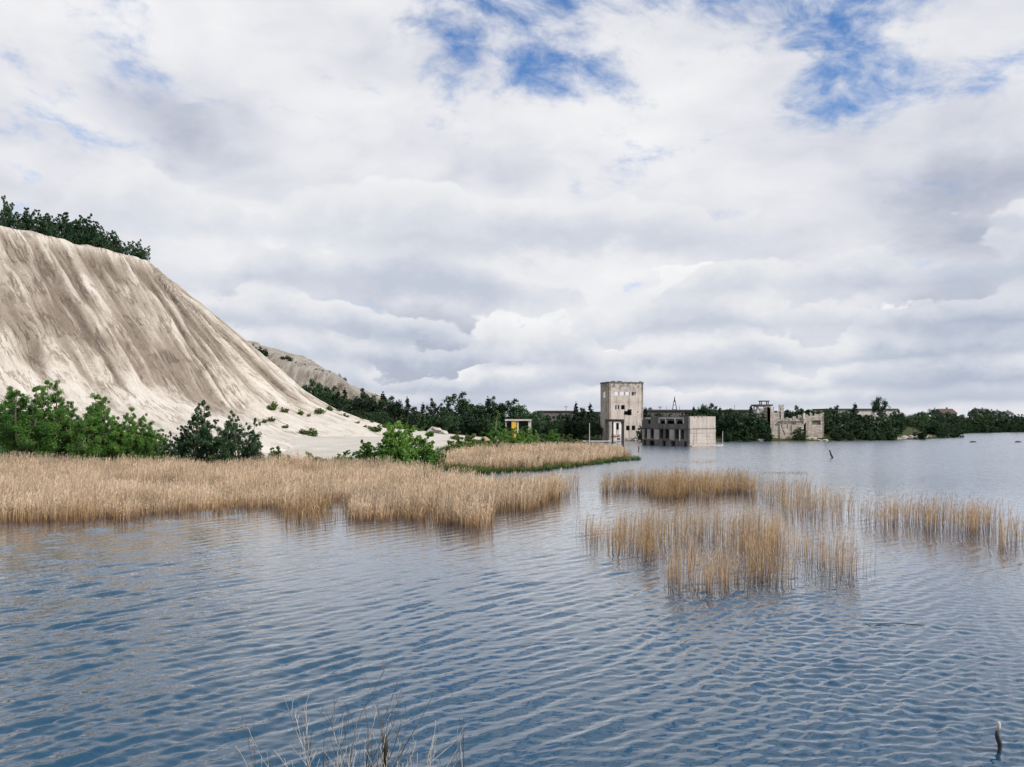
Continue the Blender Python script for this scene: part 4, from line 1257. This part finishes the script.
# bushes in front of the sand flat
MID = [(P_LOWD, 3.6, 408, 419, 92, 'large dark green bush before the white sand flat', 1.05, 'leaf'),
       (P_LOWD, 3.6, 390, 434, 91, 'dark green bush joined to the left of the large sand-flat bush', 1.1, ''),
       (P_LOWD, 3.6, 421, 437, 93, 'small green bush joined to the right of the large sand-flat bush', 1.0, ''),
       (P_LOWD, 3.6, 369, 440, 93, 'rounded green bush third from the right in the sand-flat row', 1.1, ''),
       (P_LOWD, 3.6, 345, 450, 92, 'low green bush at the left end of the sand-flat row', 1.3, ''),
       (P_LOW, 2.2, 282, 446, 92, 'small yellow-green bush right of the dark left thicket', 1.0, ''),
       (P_LOW, 2.2, 315, 452, 92, 'tiny green bush between the thicket and the sand-flat row', 1.3, ''),
       (P_LOW, 2.2, 437, 452, 95, 'small yellow-green bush at the right end of the sand-flat row', 1.1, ''),
       (P_BIRCH, 9.0, 497, 405, 128, 'slender young birch standing before the white and yellow shelter', 1.05, ''),
       (P_LOWD, 3.6, 507, 425.5, 163, 'green bush hiding the left foot of the white and yellow shelter', 0.8, ''),
       (P_LOWD, 3.6, 523, 426, 164, 'green bush hiding the open front of the white and yellow shelter', 1.0, ''),
       (P_LOWD, 3.6, 512, 428, 132, 'round green bush right of the young birch', 1.0, ''),
       (P_LOWD, 3.6, 529, 427, 136, 'tall green bush below the shelter right end', 0.9, ''),
       (P_LOWD, 3.6, 550, 428, 142, 'bright green bush behind the middle of the reed spit', 1.0, ''),
       (P_LOW, 2.2, 568, 434, 146, 'low yellow-green bush towards the tip of the reed spit', 1.3, ''),
       (P_LOW, 2.2, 476, 434, 124, 'yellow-green bush left of the young birch', 1.5, ''),
       (P_LOW, 2.2, 461, 437, 120, 'yellow-green bush at the right border of the white sand', 1.4, ''),
       (P_LOWD, 3.6, 537, 456, 97, 'small dark green shrub growing out of the reed spit front', 0.6, '')]
for pr, hu, px, yt, Y, lab, sx, _ in MID:
    by_top(pr, hu, 'bush' if 'birch' not in lab else 'birch_tree', px, yt, Y, lab, 'bush' if 'birch' not in lab else 'tree', 'bushes around the sand flat', sx)

# little shrubs on the sand, and the sparse line of green along the wood
g_ = 'small shrubs dotted over the sand'
for px, py, Y in ((271, 410, 150), (264, 424, 140), (285, 418, 150), (300, 416, 152), (309, 418, 152), (272, 421, 143), (285, 428, 140), (303, 431, 138), (311, 433, 138), (320, 423, 158),
                  (344, 423, 166), (357, 425, 160), (365, 429, 156), (371, 430, 155), (376, 431, 154), (386, 427, 166), (396, 424, 172), (404, 425, 170), (331, 417, 170), (338, 414, 176), (324, 406, 182), (333, 409, 182),
                  (420, 430, 168), (438, 427, 172), (455, 434, 158), (468, 430, 160), (362, 416, 176), (372, 420, 174), (392, 434, 150)):
    p = at(px, py, Y); zg = h1(p.x, Y)
    wh = 'high on the foot of the hill slope' if px < 315 else ('near the bend where the slope meets the wood' if px < 360 else ('on the sand left of the large green bush' if px < 400 else 'on the sand right of the large green bush'))
    plant(rt.choice(P_LOW), 'shrub', p.x, Y, zg - 0.1, rt.uniform(0.25, 0.75), 'small yellow-green shrub ' + wh, 'shrub', g_ + ' ' + wh, rt.uniform(0.9, 1.6))

# hilltop thicket
HT = [(2, 207), (9, 192), (16, 210), (24, 210), (33, 206), (40, 212), (46, 211), (54, 213), (59, 209), (66, 217), (73, 215), (80, 214), (88, 212), (93, 217), (98, 222), (104, 229), (111, 228), (117, 231), (124, 238), (132, 246), (139, 238), (145, 243)]
for k, (px, yt) in enumerate(HT):
    f = px / 148.0
    Y0 = 150 + 21 * f
    # walk outward until the ground in this column is the plateau rim
    Yb = Y0 + 3.5 + rt.uniform(-0.8, 1.5)
    lab = 'dark leafy tree in the hilltop thicket, ' + ('left part by the picture edge' if px < 50 else ('middle part' if px < 96 else 'lower right end'))
    grp = 'thicket on the hilltop' + (' left' if px < 50 else (' middle' if px < 96 else ' right'))
    if px == 9: lab = 'thin tall tree rising above the hilltop thicket at far left'
    if px == 145: lab = 'rounded dark bush at the right end of the hilltop thicket'
    by_top(P_HILL, 6.5, 'hilltop_tree', px, yt + 1.0, Yb, lab, 'tree', grp, 0.62 if px == 9 else rt.uniform(0.7, 1.0))
for k in range(16):
    px = rt.uniform(-3, 130)
    Y0 = 150 + 21 * px / 148.0 + rt.uniform(2.5, 7)
    by_top(P_HILL, 6.5, 'hilltop_tree', px, 221 + 30 * (px / 148.0) + rt.uniform(0, 6), Y0, 'dark leafy tree in the hilltop thicket, ' + ('left part by the picture edge' if px < 50 else ('middle part' if px < 96 else 'lower right end')), 'tree', 'thicket on the hilltop' + (' left' if px < 50 else (' middle' if px < 96 else ' right')), 1.3)

# sparse bushes on the ridge behind
for px, yt in ((252, 343), (262, 346), (266, 349), (283, 355), (287, 355), (291, 356), (296, 362), (305, 366), (316, 369), (323, 370), (330, 371), (338, 373), (345, 377)):
    p = at(px, yt, 288)
    by_top(P_SHORE, 7.0, 'ridge_bush', px, yt, 287, 'small dark bush on the crest of the brown ridge behind the hill', 'bush', 'bushes on the ridge crest', 1.4)

# wood between the hill and the tower
WL = [(313, 380, 'r', 250), (320, 384, 'r', 246), (326, 386, 'c', 244), (331, 387, 'r', 240), (338, 390, 'c', 236), (345, 388, 'c', 232), (353, 391, 'r', 230), (363, 388, 'c', 226), (369, 394, 'r', 226), (373, 395, 'c', 222), (383, 392, 'c', 220), (388, 397, 'r', 220),
      (393, 398, 'c', 218), (400, 401, 'r', 220), (407, 397, 'c', 216), (415, 404, 'r', 214), (423, 403, 'c', 214), (432, 398, 'r', 212), (441, 403, 'r', 212), (449, 404, 'c', 212), (458, 393, 'd', 208), (467, 402, 'r', 210), (475, 403, 'r', 212),
      (482, 399, 'r', 208), (488, 397, 'c', 208), (493, 396, 'c', 206), (500, 400, 'r', 206), (511, 400, 'd', 206), (520, 405, 'r', 214), (528, 408, 'r', 220), (536, 411, 'r', 230), (548, 413, 'r', 250), (560, 412, 'r', 250), (569, 412, 'r', 245), (576, 402, 'c', 240),
      (582, 405, 'c', 240), (590, 403, 'c', 238), (597, 410, 'r', 236), (571, 419, 'd', 215), (581, 421, 'd', 212), (592, 420, 'd', 208), (599, 422, 'r', 205), (556, 420, 'r', 225), (543, 420, 'r', 220)]
def where_wood(px):
    for lim, txt in ((350, 'at the foot of the brown ridge'), (395, 'behind the upper end of the white sand'), (440, 'behind the lower end of the white sand'), (503, 'left of the white and yellow shelter'), (536, 'behind the white and yellow shelter'), (2000, 'between the shelter and the tall tower')):
        if px < lim:
            return txt
for px, yt, k, Y in WL:
    grp = 'wood between the hill and the tower'
    if k == 'c':
        by_top(P_CONE if rt.random() < 0.6 else P_PINE, 10, 'conifer', px, yt, Y, 'dark pointed conifer on the wood skyline ' + where_wood(px), 'tree', grp + ' ' + where_wood(px), rt.uniform(0.95, 1.25))
    elif k == 'r':
        by_top(rt.choice([P_ROUND, P_PINE]), 10, 'woodland_tree', px, yt, Y, 'tall dark rounded tree in the wood ' + where_wood(px), 'tree', grp + ' ' + where_wood(px), rt.uniform(0.9, 1.2))
    else:
        lab = {458: 'large dome-crowned dark tree, highest in the wood', 511: 'broad dark tree right behind the white and yellow shelter', 571: 'broad dark tree left of the tower, leftmost of three by the water', 581: 'broad dark tree left of the tower, middle of three by the water', 592: 'broad dark tree nearest the tower left side by the water'}[px]
        by_top(P_ROUND, 10, 'woodland_tree', px, yt, Y, lab, 'tree', grp, 1.25)
for k in range(62):
    px = 316 + (600 - 316) * (k + rt.random()) / 62
    Y = rt.uniform(188, 206) + max(0, (380 - px)) * 0.4
    base_y = 398 if px < 350 else 405
    yt = base_y + rt.uniform(4, 13) - (8 if px < 345 else 0)
    if 520 < px < 600: yt += 4; Y += 14
    if 500 < px < 534: Y += 8; yt = 416
    pr = rt.choice([P_PINE, P_ROUND, P_SHORE, P_CONE])
    by_top(pr, 7.0 if pr is P_SHORE else 10, 'woodland_tree', px, yt, Y, 'smaller dark tree fronting the wood ' + where_wood(px), 'tree', 'front of the wood ' + where_wood(px), rt.uniform(1.1, 1.5))

# trees on the far shore
def where_shore(px):
    for lim, txt in ((716, 'right behind the flooded building'), (757, 'between the flooded building and the stone ruin'), (832, 'around the stone ruins'), (868, 'between the stone ruins and the lone tall tree'),
                     (893, 'below the lone tall tree'), (950, 'behind the rocky point'), (985, 'right of the rocky point'), (2000, 'by the houses at the right edge')):
        if px < lim:
            return txt
RS = [(647, 407, 'r', 240), (654, 409, 'r', 232), (662, 411, 'r', 230), (686, 410, 'c', 232), (694, 406, 'c', 226), (699, 408, 'r', 222), (703, 405, 'r', 220), (712, 404, 'r', 218), (720, 407, 'c', 220), (727, 408, 'r', 222), (736, 412, 'r', 222), (744, 412, 'r', 224), (751, 405, 'c', 226), (757, 409, 'r', 222),
      (789, 410, 'r', 226), (797, 406, 'r', 222), (804, 407, 'r', 224), (814, 406, 'r', 224), (821, 407, 'r', 226), (828, 408, 'r', 226), (836, 406, 'r', 224), (843, 411, 'r', 226), (855, 403, 'c', 232), (850, 409, 'r', 234), (862, 412, 'r', 240), (872, 414, 'r', 240), (884, 413, 'r', 240), (893, 412, 'r', 242), (898, 410, 'r', 244),
      (906, 411, 'r', 248), (913, 412, 'r', 252), (919, 411, 'r', 256), (925, 409, 'r', 262), (933, 409, 'r', 266), (940, 412, 'r', 272), (947, 412, 'r', 300), (954, 414, 'r', 310), (961, 414, 'r', 316), (969, 411, 'c', 330), (976, 408, 'r', 360), (982, 412, 'r', 350), (986, 406.5, 'r', 360), (993, 413, 'r', 350), (1000, 411, 'r', 380), (1006, 414, 'r', 365), (1012, 414, 'c', 380), (1018, 416, 'r', 370), (1024, 415, 'r', 380), (1032, 415, 'r', 380)]
for px, yt, k, Y in RS:
    seg = where_shore(px)
    if k == 'c':
        by_top(P_CONE, 10, 'conifer', px, yt, Y, 'dark pointed conifer on the skyline ' + seg, 'tree', 'far shore trees ' + seg, rt.uniform(0.9, 1.2))
    else:
        by_top(P_ROUND, 10, 'woodland_tree', px, yt, Y, 'dark rounded tree on the skyline ' + seg, 'tree', 'far shore trees ' + seg, rt.uniform(0.85, 1.1))
by_top(P_LONE, 10, 'lone_tree', 879, 396, 236, 'lone tall round-crowned tree standing out above the right shore', 'tree', None, 0.72)
for k in range(130):
    px = rt.uniform(640, 1040)
    if 648 < px < 716:
        Y = rt.uniform(205, 222); yt = rt.uniform(411, 417)
    elif px < 768:
        Y = rt.uniform(198, 214); yt = rt.uniform(409, 427)
    elif px < 832:
        Y = rt.uniform(214, 222); yt = rt.uniform(408, 414)
        if px > 830: Y = 206; yt = rt.uniform(412, 428)
    elif px < 900:
        Y = 206 + (px - 832) * 0.12 + rt.uniform(0, 18); yt = rt.uniform(413, 429)
    elif px < 945:
        Y = 214 + (px - 900) * 1.1 + rt.uniform(8, 26); yt = rt.uniform(413, 425)
    else:
        Y = 284 + (px - 945) * 0.47 + rt.uniform(4, 30); yt = rt.uniform(413.5, 425)
    seg = where_shore(px)
    by_top(P_SHORE, 7.0, 'shore_tree', px, yt, Y, 'leafy shore tree in the thicket ' + seg, 'tree', 'far shore thicket ' + seg, rt.uniform(1.0, 1.5))

shore_pts = [(52, 194), (64, 196), (80, 200), (99, 208), (112, 216), (130, 233), (134, 242), (140, 262), (152, 284), (176, 302), (205, 321), (262, 350)]
for i in range(len(shore_pts) - 1):
    (ax, ay), (bx_, by_) = shore_pts[i], shore_pts[i + 1]
    L = math.hypot(bx_ - ax, by_ - ay); n = int(L / 2.4)
    for k in range(n):
        f = (k + rt.random()) / n
        x = ax + (bx_ - ax) * f; y = ay + (by_ - ay) * f + rt.uniform(0.6, 4.5)
        px = 512 + x / y * F
        if 769 < px < 806 and rt.random() < 0.8: continue
        if 806 <= px < 829: continue
        if 896 < px < 950 and rt.random() < 0.5: continue
        zg = h1(x, y)
        if zg < 0: continue
        seg = where_shore(px)
        plant(rt.choice(P_SHORE), 'waterside_bush', x, y, zg - 0.2, rt.uniform(0.2, 0.55), 'low dark waterside bush ' + seg, 'bush', 'waterside bushes ' + seg, rt.uniform(1.2, 1.9))

# ------------------------------------------------------------------ reeds and sedge
def reeds(name, label, polys, dens, mat, hgt, wid, seed, clump=0.5, lean=0.10, plume=0.8, ground=True, cat='reeds', cl_scale=1.4, leaves=2, dark_plume=False):
    """polys: list of (polygon in picture coordinates on the water plane, density factor)"""
    rnd = np.random.RandomState(seed)
    PX = []; PY = []
    for poly, df in polys:
        wp = [on_water(*p) for p in poly]
        ax = np.array([p[0] for p in wp]); ay = np.array([p[1] for p in wp])
        area = (ax.max() - ax.min()) * (ay.max() - ay.min())
        n = int(area * dens * df)
        x = rnd.uniform(ax.min(), ax.max(), n); y = rnd.uniform(ay.min(), ay.max(), n)
        wob = 0.9
        k = inside(x + wob * (fbm(x / 1.3, y / 1.3, seed + 1, 3) - 0.5) * 2, y + 2.2 * wob * (fbm(x / 1.3, y / 1.3, seed + 2, 3) - 0.5) * 2, wp)
        cl = fbm(x * cl_scale, y * cl_scale * 0.8, seed + 5, 3)
        k &= rnd.rand(n) < np.clip((cl - clump * 0.62) / 0.22, 0.02, 1.0) if clump > 0 else True
        PX.append(x[k]); PY.append(y[k])
    x = np.concatenate(PX); y = np.concatenate(PY); n = len(x)
    z0 = np.maximum(land(x, y)[0], 0) - 0.05 if ground else np.full(n, -0.05)
    big = fbm(x / 4.5, y / 4.5, seed + 7, 3)
    h_ = hgt * (0.50 + 0.50 * rnd.rand(n)) * (0.45 + 1.1 * big)
    az = rnd.rand(n) * 6.283
    ln = np.abs(rnd.randn(n)) * lean * h_
    lx = np.cos(az) * ln + 0.06 * h_; ly = np.sin(az) * ln
    fa = rnd.rand(n) * 3.1416
    wx = np.cos(fa) * wid * 0.5; wy = np.sin(fa) * wid * 0.5
    O = np.zeros(n)
    def P(f, s):
        return np.stack([x + lx * f * f + wx * s, y + ly * f * f + wy * s, z0 + h_ * f], 1)
    verts = [P(0, -1), P(0, 1), P(0.5, 0.85), P(0.5, -0.85), P(0.92, 0.45), P(0.92, -0.45)]
    hg = [O, O, O + 0.5, O + 0.5, O + 0.92, O + 0.92]
    faces = [(0, 1, 2, 3), (3, 2, 4, 5)]
    nv = 6
    for L in range(leaves):
        f0 = 0.25 + 0.45 * rnd.rand(n); la = rnd.rand(n) * 6.283; ll = h_ * (0.16 + 0.16 * rnd.rand(n))
        b0 = np.stack([x + lx * f0 * f0, y + ly * f0 * f0, z0 + h_ * f0], 1)
        tip = b0 + np.stack([np.cos(la) * ll, np.sin(la) * ll, ll * (0.5 + 0.7 * rnd.rand(n))], 1)
        mid = (b0 + tip) / 2 + np.stack([-np.sin(la) * wid * 0.6, np.cos(la) * wid * 0.6, ll * 0.12], 1)
        mid2 = (b0 + tip) / 2 + np.stack([np.sin(la) * wid * 0.6, -np.cos(la) * wid * 0.6, ll * 0.12], 1)
        verts += [b0, mid, tip, mid2]; hg += [f0, f0 + 0.1, f0 + 0.2, f0 + 0.1]
        faces.append((nv, nv + 1, nv + 2, nv + 3)); nv += 4
    has = rnd.rand(n) < plume
    pl = np.where(has, 0.16 * h_, 0.05 * h_)
    tip = P(0.92, 0)
    pw_ = np.where(has, wid * 1.5, wid * 0.3)
    droop = np.stack([lx * 0.25 + 0.10 * pl, ly * 0.25, O], 1)
    up_ = np.stack([O, O, pl], 1); sd = np.stack([np.cos(fa) * pw_ * 0.5, np.sin(fa) * pw_ * 0.5, O], 1)
    verts += [tip, tip + up_ * 0.5 + sd + droop * 0.3, tip + up_ + droop, tip + up_ * 0.5 - sd + droop * 0.3]
    hg += [O + 0.95] * 4
    faces.append((nv, nv + 1, nv + 2, nv + 3)); nv += 4
    V = np.stack(verts, 1).reshape(-1, 3)
    Fc = (np.array(faces)[None] + (np.arange(n) * nv)[:, None, None]).reshape(-1, 4)
    me = mesh_np(name, V, Fc)
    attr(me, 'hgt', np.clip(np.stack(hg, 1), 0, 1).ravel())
    tone = np.clip(0.5 * rnd.rand(n) + 0.5 * np.clip((fbm(x / 2.2, y / 2.2, seed + 8, 4) - 0.2) * 1.6, 0, 1), 0, 1)
    attr(me, 'tone', np.repeat(tone, nv))
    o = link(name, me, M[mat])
    tag(o, label, cat, None, 'stuff')
    return n

total = 0
total += reeds('reed_bed', 'wide tan reed bed along the left shore below the hill', [
    ([(-30, 523), (60, 523), (125, 521), (158, 514), (215, 510), (262, 509), (300, 512), (328, 508), (334, 503), (346, 503), (352, 522), (390, 521), (426, 519), (430, 505), (434, 507), (440, 525), (476, 530), (487, 526), (490, 514), (524, 513), (545, 505), (562, 497), (567, 490), (540, 491), (500, 491), (460, 487), (430, 481), (380, 474), (260, 472), (140, 474), (-30, 474)], 1.0)],
    34, 'reed_tan', 1.52, 0.026, 1, 0.0, 0.14, 0.85)
total += reeds('reed_bed', 'sparse fringe of reeds in the shallows before the left reed bed', [
    ([(262, 512), (290, 522), (315, 527), (345, 522), (345, 508), (300, 508)], 0.6), ([(-30, 523), (60, 524.5), (130, 523), (165, 516), (262, 512), (262, 508), (160, 511), (60, 520), (-30, 520)], 0.6), ([(350, 523), (430, 522), (430, 517), (350, 517)], 0.6), ([(430, 524), (478, 534), (494, 528), (490, 515), (440, 515)], 0.5), ([(520, 515), (548, 509), (566, 497), (580, 492), (570, 486), (545, 500)], 0.5)],
    30, 'reed_gold', 1.5, 0.020, 2, 0.55)
total += reeds('reed_bed', 'pale reed bed on the low spit before the tower', [
    ([(438, 469), (480, 472), (540, 470), (590, 464), (612, 461), (630, 457), (622, 452.5), (600, 451), (560, 451), (520, 452), (480, 454), (455, 459)], 1.0)],
    16, 'reed_tan', 1.40, 0.045, 3, 0.0)
total += reeds('sedge_fringe', 'dark green sedge fringe along the front of the low reed spit', [
    ([(436, 472), (480, 474.5), (540, 471.5), (590, 465.5), (612, 462.5), (640, 460.2), (640, 458.8), (612, 460.4), (590, 463), (540, 467), (480, 470), (440, 467)], 1.0)],
    34, 'sedge', 0.75, 0.05, 4, 0.35, 0.25, 0.0, cat='sedge')
total += reeds('reed_bed', 'orange reed clump in open water below the flooded building', [
    ([(602, 493), (640, 494), (665, 501), (700, 501), (735, 495), (752, 494), (752, 488), (700, 484), (640, 487), (604, 489)], 1.0)],
    34, 'reed_gold', 1.8, 0.020, 5, 0.50)
total += reeds('reed_bed', 'thin pale reeds right of the orange clump', [
    ([(745, 497), (760, 505), (785, 518), (812, 524), (846, 520), (856, 512), (835, 500), (790, 492), (755, 490)], 1.0), ([(845, 522), (862, 526), (866, 518), (850, 514)], 0.7)],
    17, 'reed_gold', 1.5, 0.0145, 6, 0.62)
total += reeds('reed_bed', 'large open golden reed clump in the middle of the water', [
    ([(580, 540), (600, 549), (630, 563), (645, 567), (665, 561), (695, 549), (782, 552), (790, 534), (760, 528), (700, 527), (620, 528), (583, 533)], 1.0),
    ([(655, 575), (676, 591), (720, 598), (764, 598), (780, 588), (770, 566), (775, 548), (742, 550), (720, 570), (690, 572)], 1.15),
    ([(770, 572), (785, 588), (858, 586), (866, 574), (850, 562), (790, 545), (772, 548)], 0.8), ([(866, 572), (884, 574), (886, 569), (868, 567)], 0.35), ([(575, 545), (600, 560), (640, 575), (600, 535), (582, 531)], 0.15)],
    44, 'reed_gold', 1.7, 0.0125, 7, 0.62, cl_scale=1.8, lean=0.05, leaves=1, plume=0.4)
total += reeds('reed_bed', 'reed fringe running off the right edge of the picture', [
    ([(858, 526), (885, 529), (914, 527), (920, 535), (950, 536), (956, 540), (995, 542), (1003, 550), (1240, 590), (1240, 552), (1003, 529), (960, 523), (918, 519), (880, 518), (858, 519)], 1.0)],
    34, 'reed_gold', 1.65, 0.0135, 8, 0.60, plume=0.6, cl_scale=1.5)
total += reeds('floating_debris', 'low mat of dead reed floating right of the orange clump', [([(755, 474), (800, 474.5), (806, 472.5), (760, 472)], 1.0)], 9, 'reed_gold', 0.25, 0.03, 9, 0.3, cat='reeds')
total += reeds('floating_debris', 'faint low reed mat in open water before the flooded building', [([(668, 463), (712, 463.6), (716, 461.4), (672, 461)], 1.0)], 5, 'reed_tan', 0.35, 0.03, 10, 0.3, cat='reeds')
total += reeds('shore_grass', 'yellow-green grass strip between the reed bed and the left bushes', [([(-30, 474), (140, 475), (260, 474), (380, 474), (440, 476), (440, 468), (300, 466), (-30, 467)], 1.0)], 16, 'sedge', 0.8, 0.05, 12, 0.3, 0.3, 0.0, cat='grass')
total += reeds('shore_grass', 'pale grass strip between the sand and the low reed spit', [([(430, 466), (470, 462), (480, 452), (520, 449), (600, 447.6), (600, 446), (520, 446), (470, 448), (440, 455), (420, 464)], 1.0)], 7, 'sedge', 0.8, 0.07, 13, 0.3, 0.3, 0.0, cat='grass')
print('reed stems', total)

# ------------------------------------------------------------------ bare twigs on the near bank
def twig_shrub(label, px, ytop, Y, stems, spread, seed, mat='twig'):
    rnd = random.Random(seed)
    p = at(px, 767, Y)
    zg = max(h1(p.x, Y), 0) - 0.05
    ht = at(px, ytop, Y).z - zg
    t = empty('bare_shrub', (p.x, Y, zg), 0, label, 'shrub', 'leafless shrubs on the near bank')
    for k in range(stems):
        b = MB()
        def grow(pos, d, ln, r, lev):
            pts = [pos]; rad = [r]; n = 5
            q = pos.copy(); dv = d.copy()
            for i in range(n):
                dv = (dv + Vector((rnd.uniform(-0.16, 0.16), rnd.uniform(-0.16, 0.16), 0.03))).normalized()
                q = q + dv * (ln / n); pts.append(q.copy()); rad.append(max(0.003, r * (1 - 0.75 * (i + 1) / n)))
                if lev < 2 and i > 0 and rnd.random() < (0.55 if lev == 0 else 0.35):
                    a = rnd.uniform(0, 6.28)
                    side = Vector((math.cos(a), math.sin(a), rnd.uniform(0.5, 1.2))).normalized()
                    grow(q.copy(), (dv * 0.6 + side * 0.6).normalized(), ln * rnd.uniform(0.2, 0.42), rad[-1] * 0.7, lev + 1)
            b.tube(pts, rad, 4)
        a = rnd.uniform(0, 6.28); sp = rnd.uniform(0, spread)
        h_ = ht * (1.0 if k == 0 else rnd.uniform(0.5, 0.92))
        d = Vector((math.cos(a) * sp, math.sin(a) * sp * 0.5, 1.0)).normalized()
        grow(Vector((math.cos(a) * sp * 0.35, math.sin(a) * 0.15, 0)), d, h_ / max(0.6, d.z) * 1.02, rnd.uniform(0.009, 0.017), 0)
        b.build('stem', M[mat if rnd.random() < 0.75 else 'twig_pale'], t)
YT = 11.6
twig_shrub('thin leafless shrub at the bottom, leftmost of the bare twigs', 268, 728, YT, 4, 0.25, 301)
twig_shrub('tall bare twig with side shoots left of the dense leafless shrub', 312, 692, YT, 5, 0.20, 302)
twig_shrub('dense leafless shrub in the middle of the bottom edge', 352, 697, YT, 13, 0.40, 303)
twig_shrub('leafless shrub just left of the dark stump', 374, 706, YT + 0.3, 6, 0.35, 304)
twig_shrub('thin bare shrub at the bottom, rightmost of the leafless ones', 459, 722, YT, 7, 0.22, 305)
twig_shrub('pale dry stalks at the foot of the leafless shrubs', 340, 732, YT - 0.3, 30, 0.9, 306, 'twig_pale')
twig_shrub('pale dry stalks right of the dark stump', 405, 738, YT - 0.3, 18, 0.6, 307, 'twig_pale')
p = at(385.5, 767, 11.8)
b = MB(); zb = max(h1(p.x, 11.8), 0) - 0.3
tz = at(385.5, 736, 11.8).z - zb
b.tube([(0, 0, 0), (0.0, 0, tz * 0.7), (0.004, 0, tz * 0.85), (-0.004, 0, tz * 0.94), (0.0, 0, tz)], [0.05, 0.042, 0.046, 0.04, 0.022], 9)
o = b.build('dead_stump', M['wood_wet'], None, True); o.location = (p.x, 11.8, zb)
tag(o, 'dark upright dead stump among the bare twigs at the bottom', 'stump')
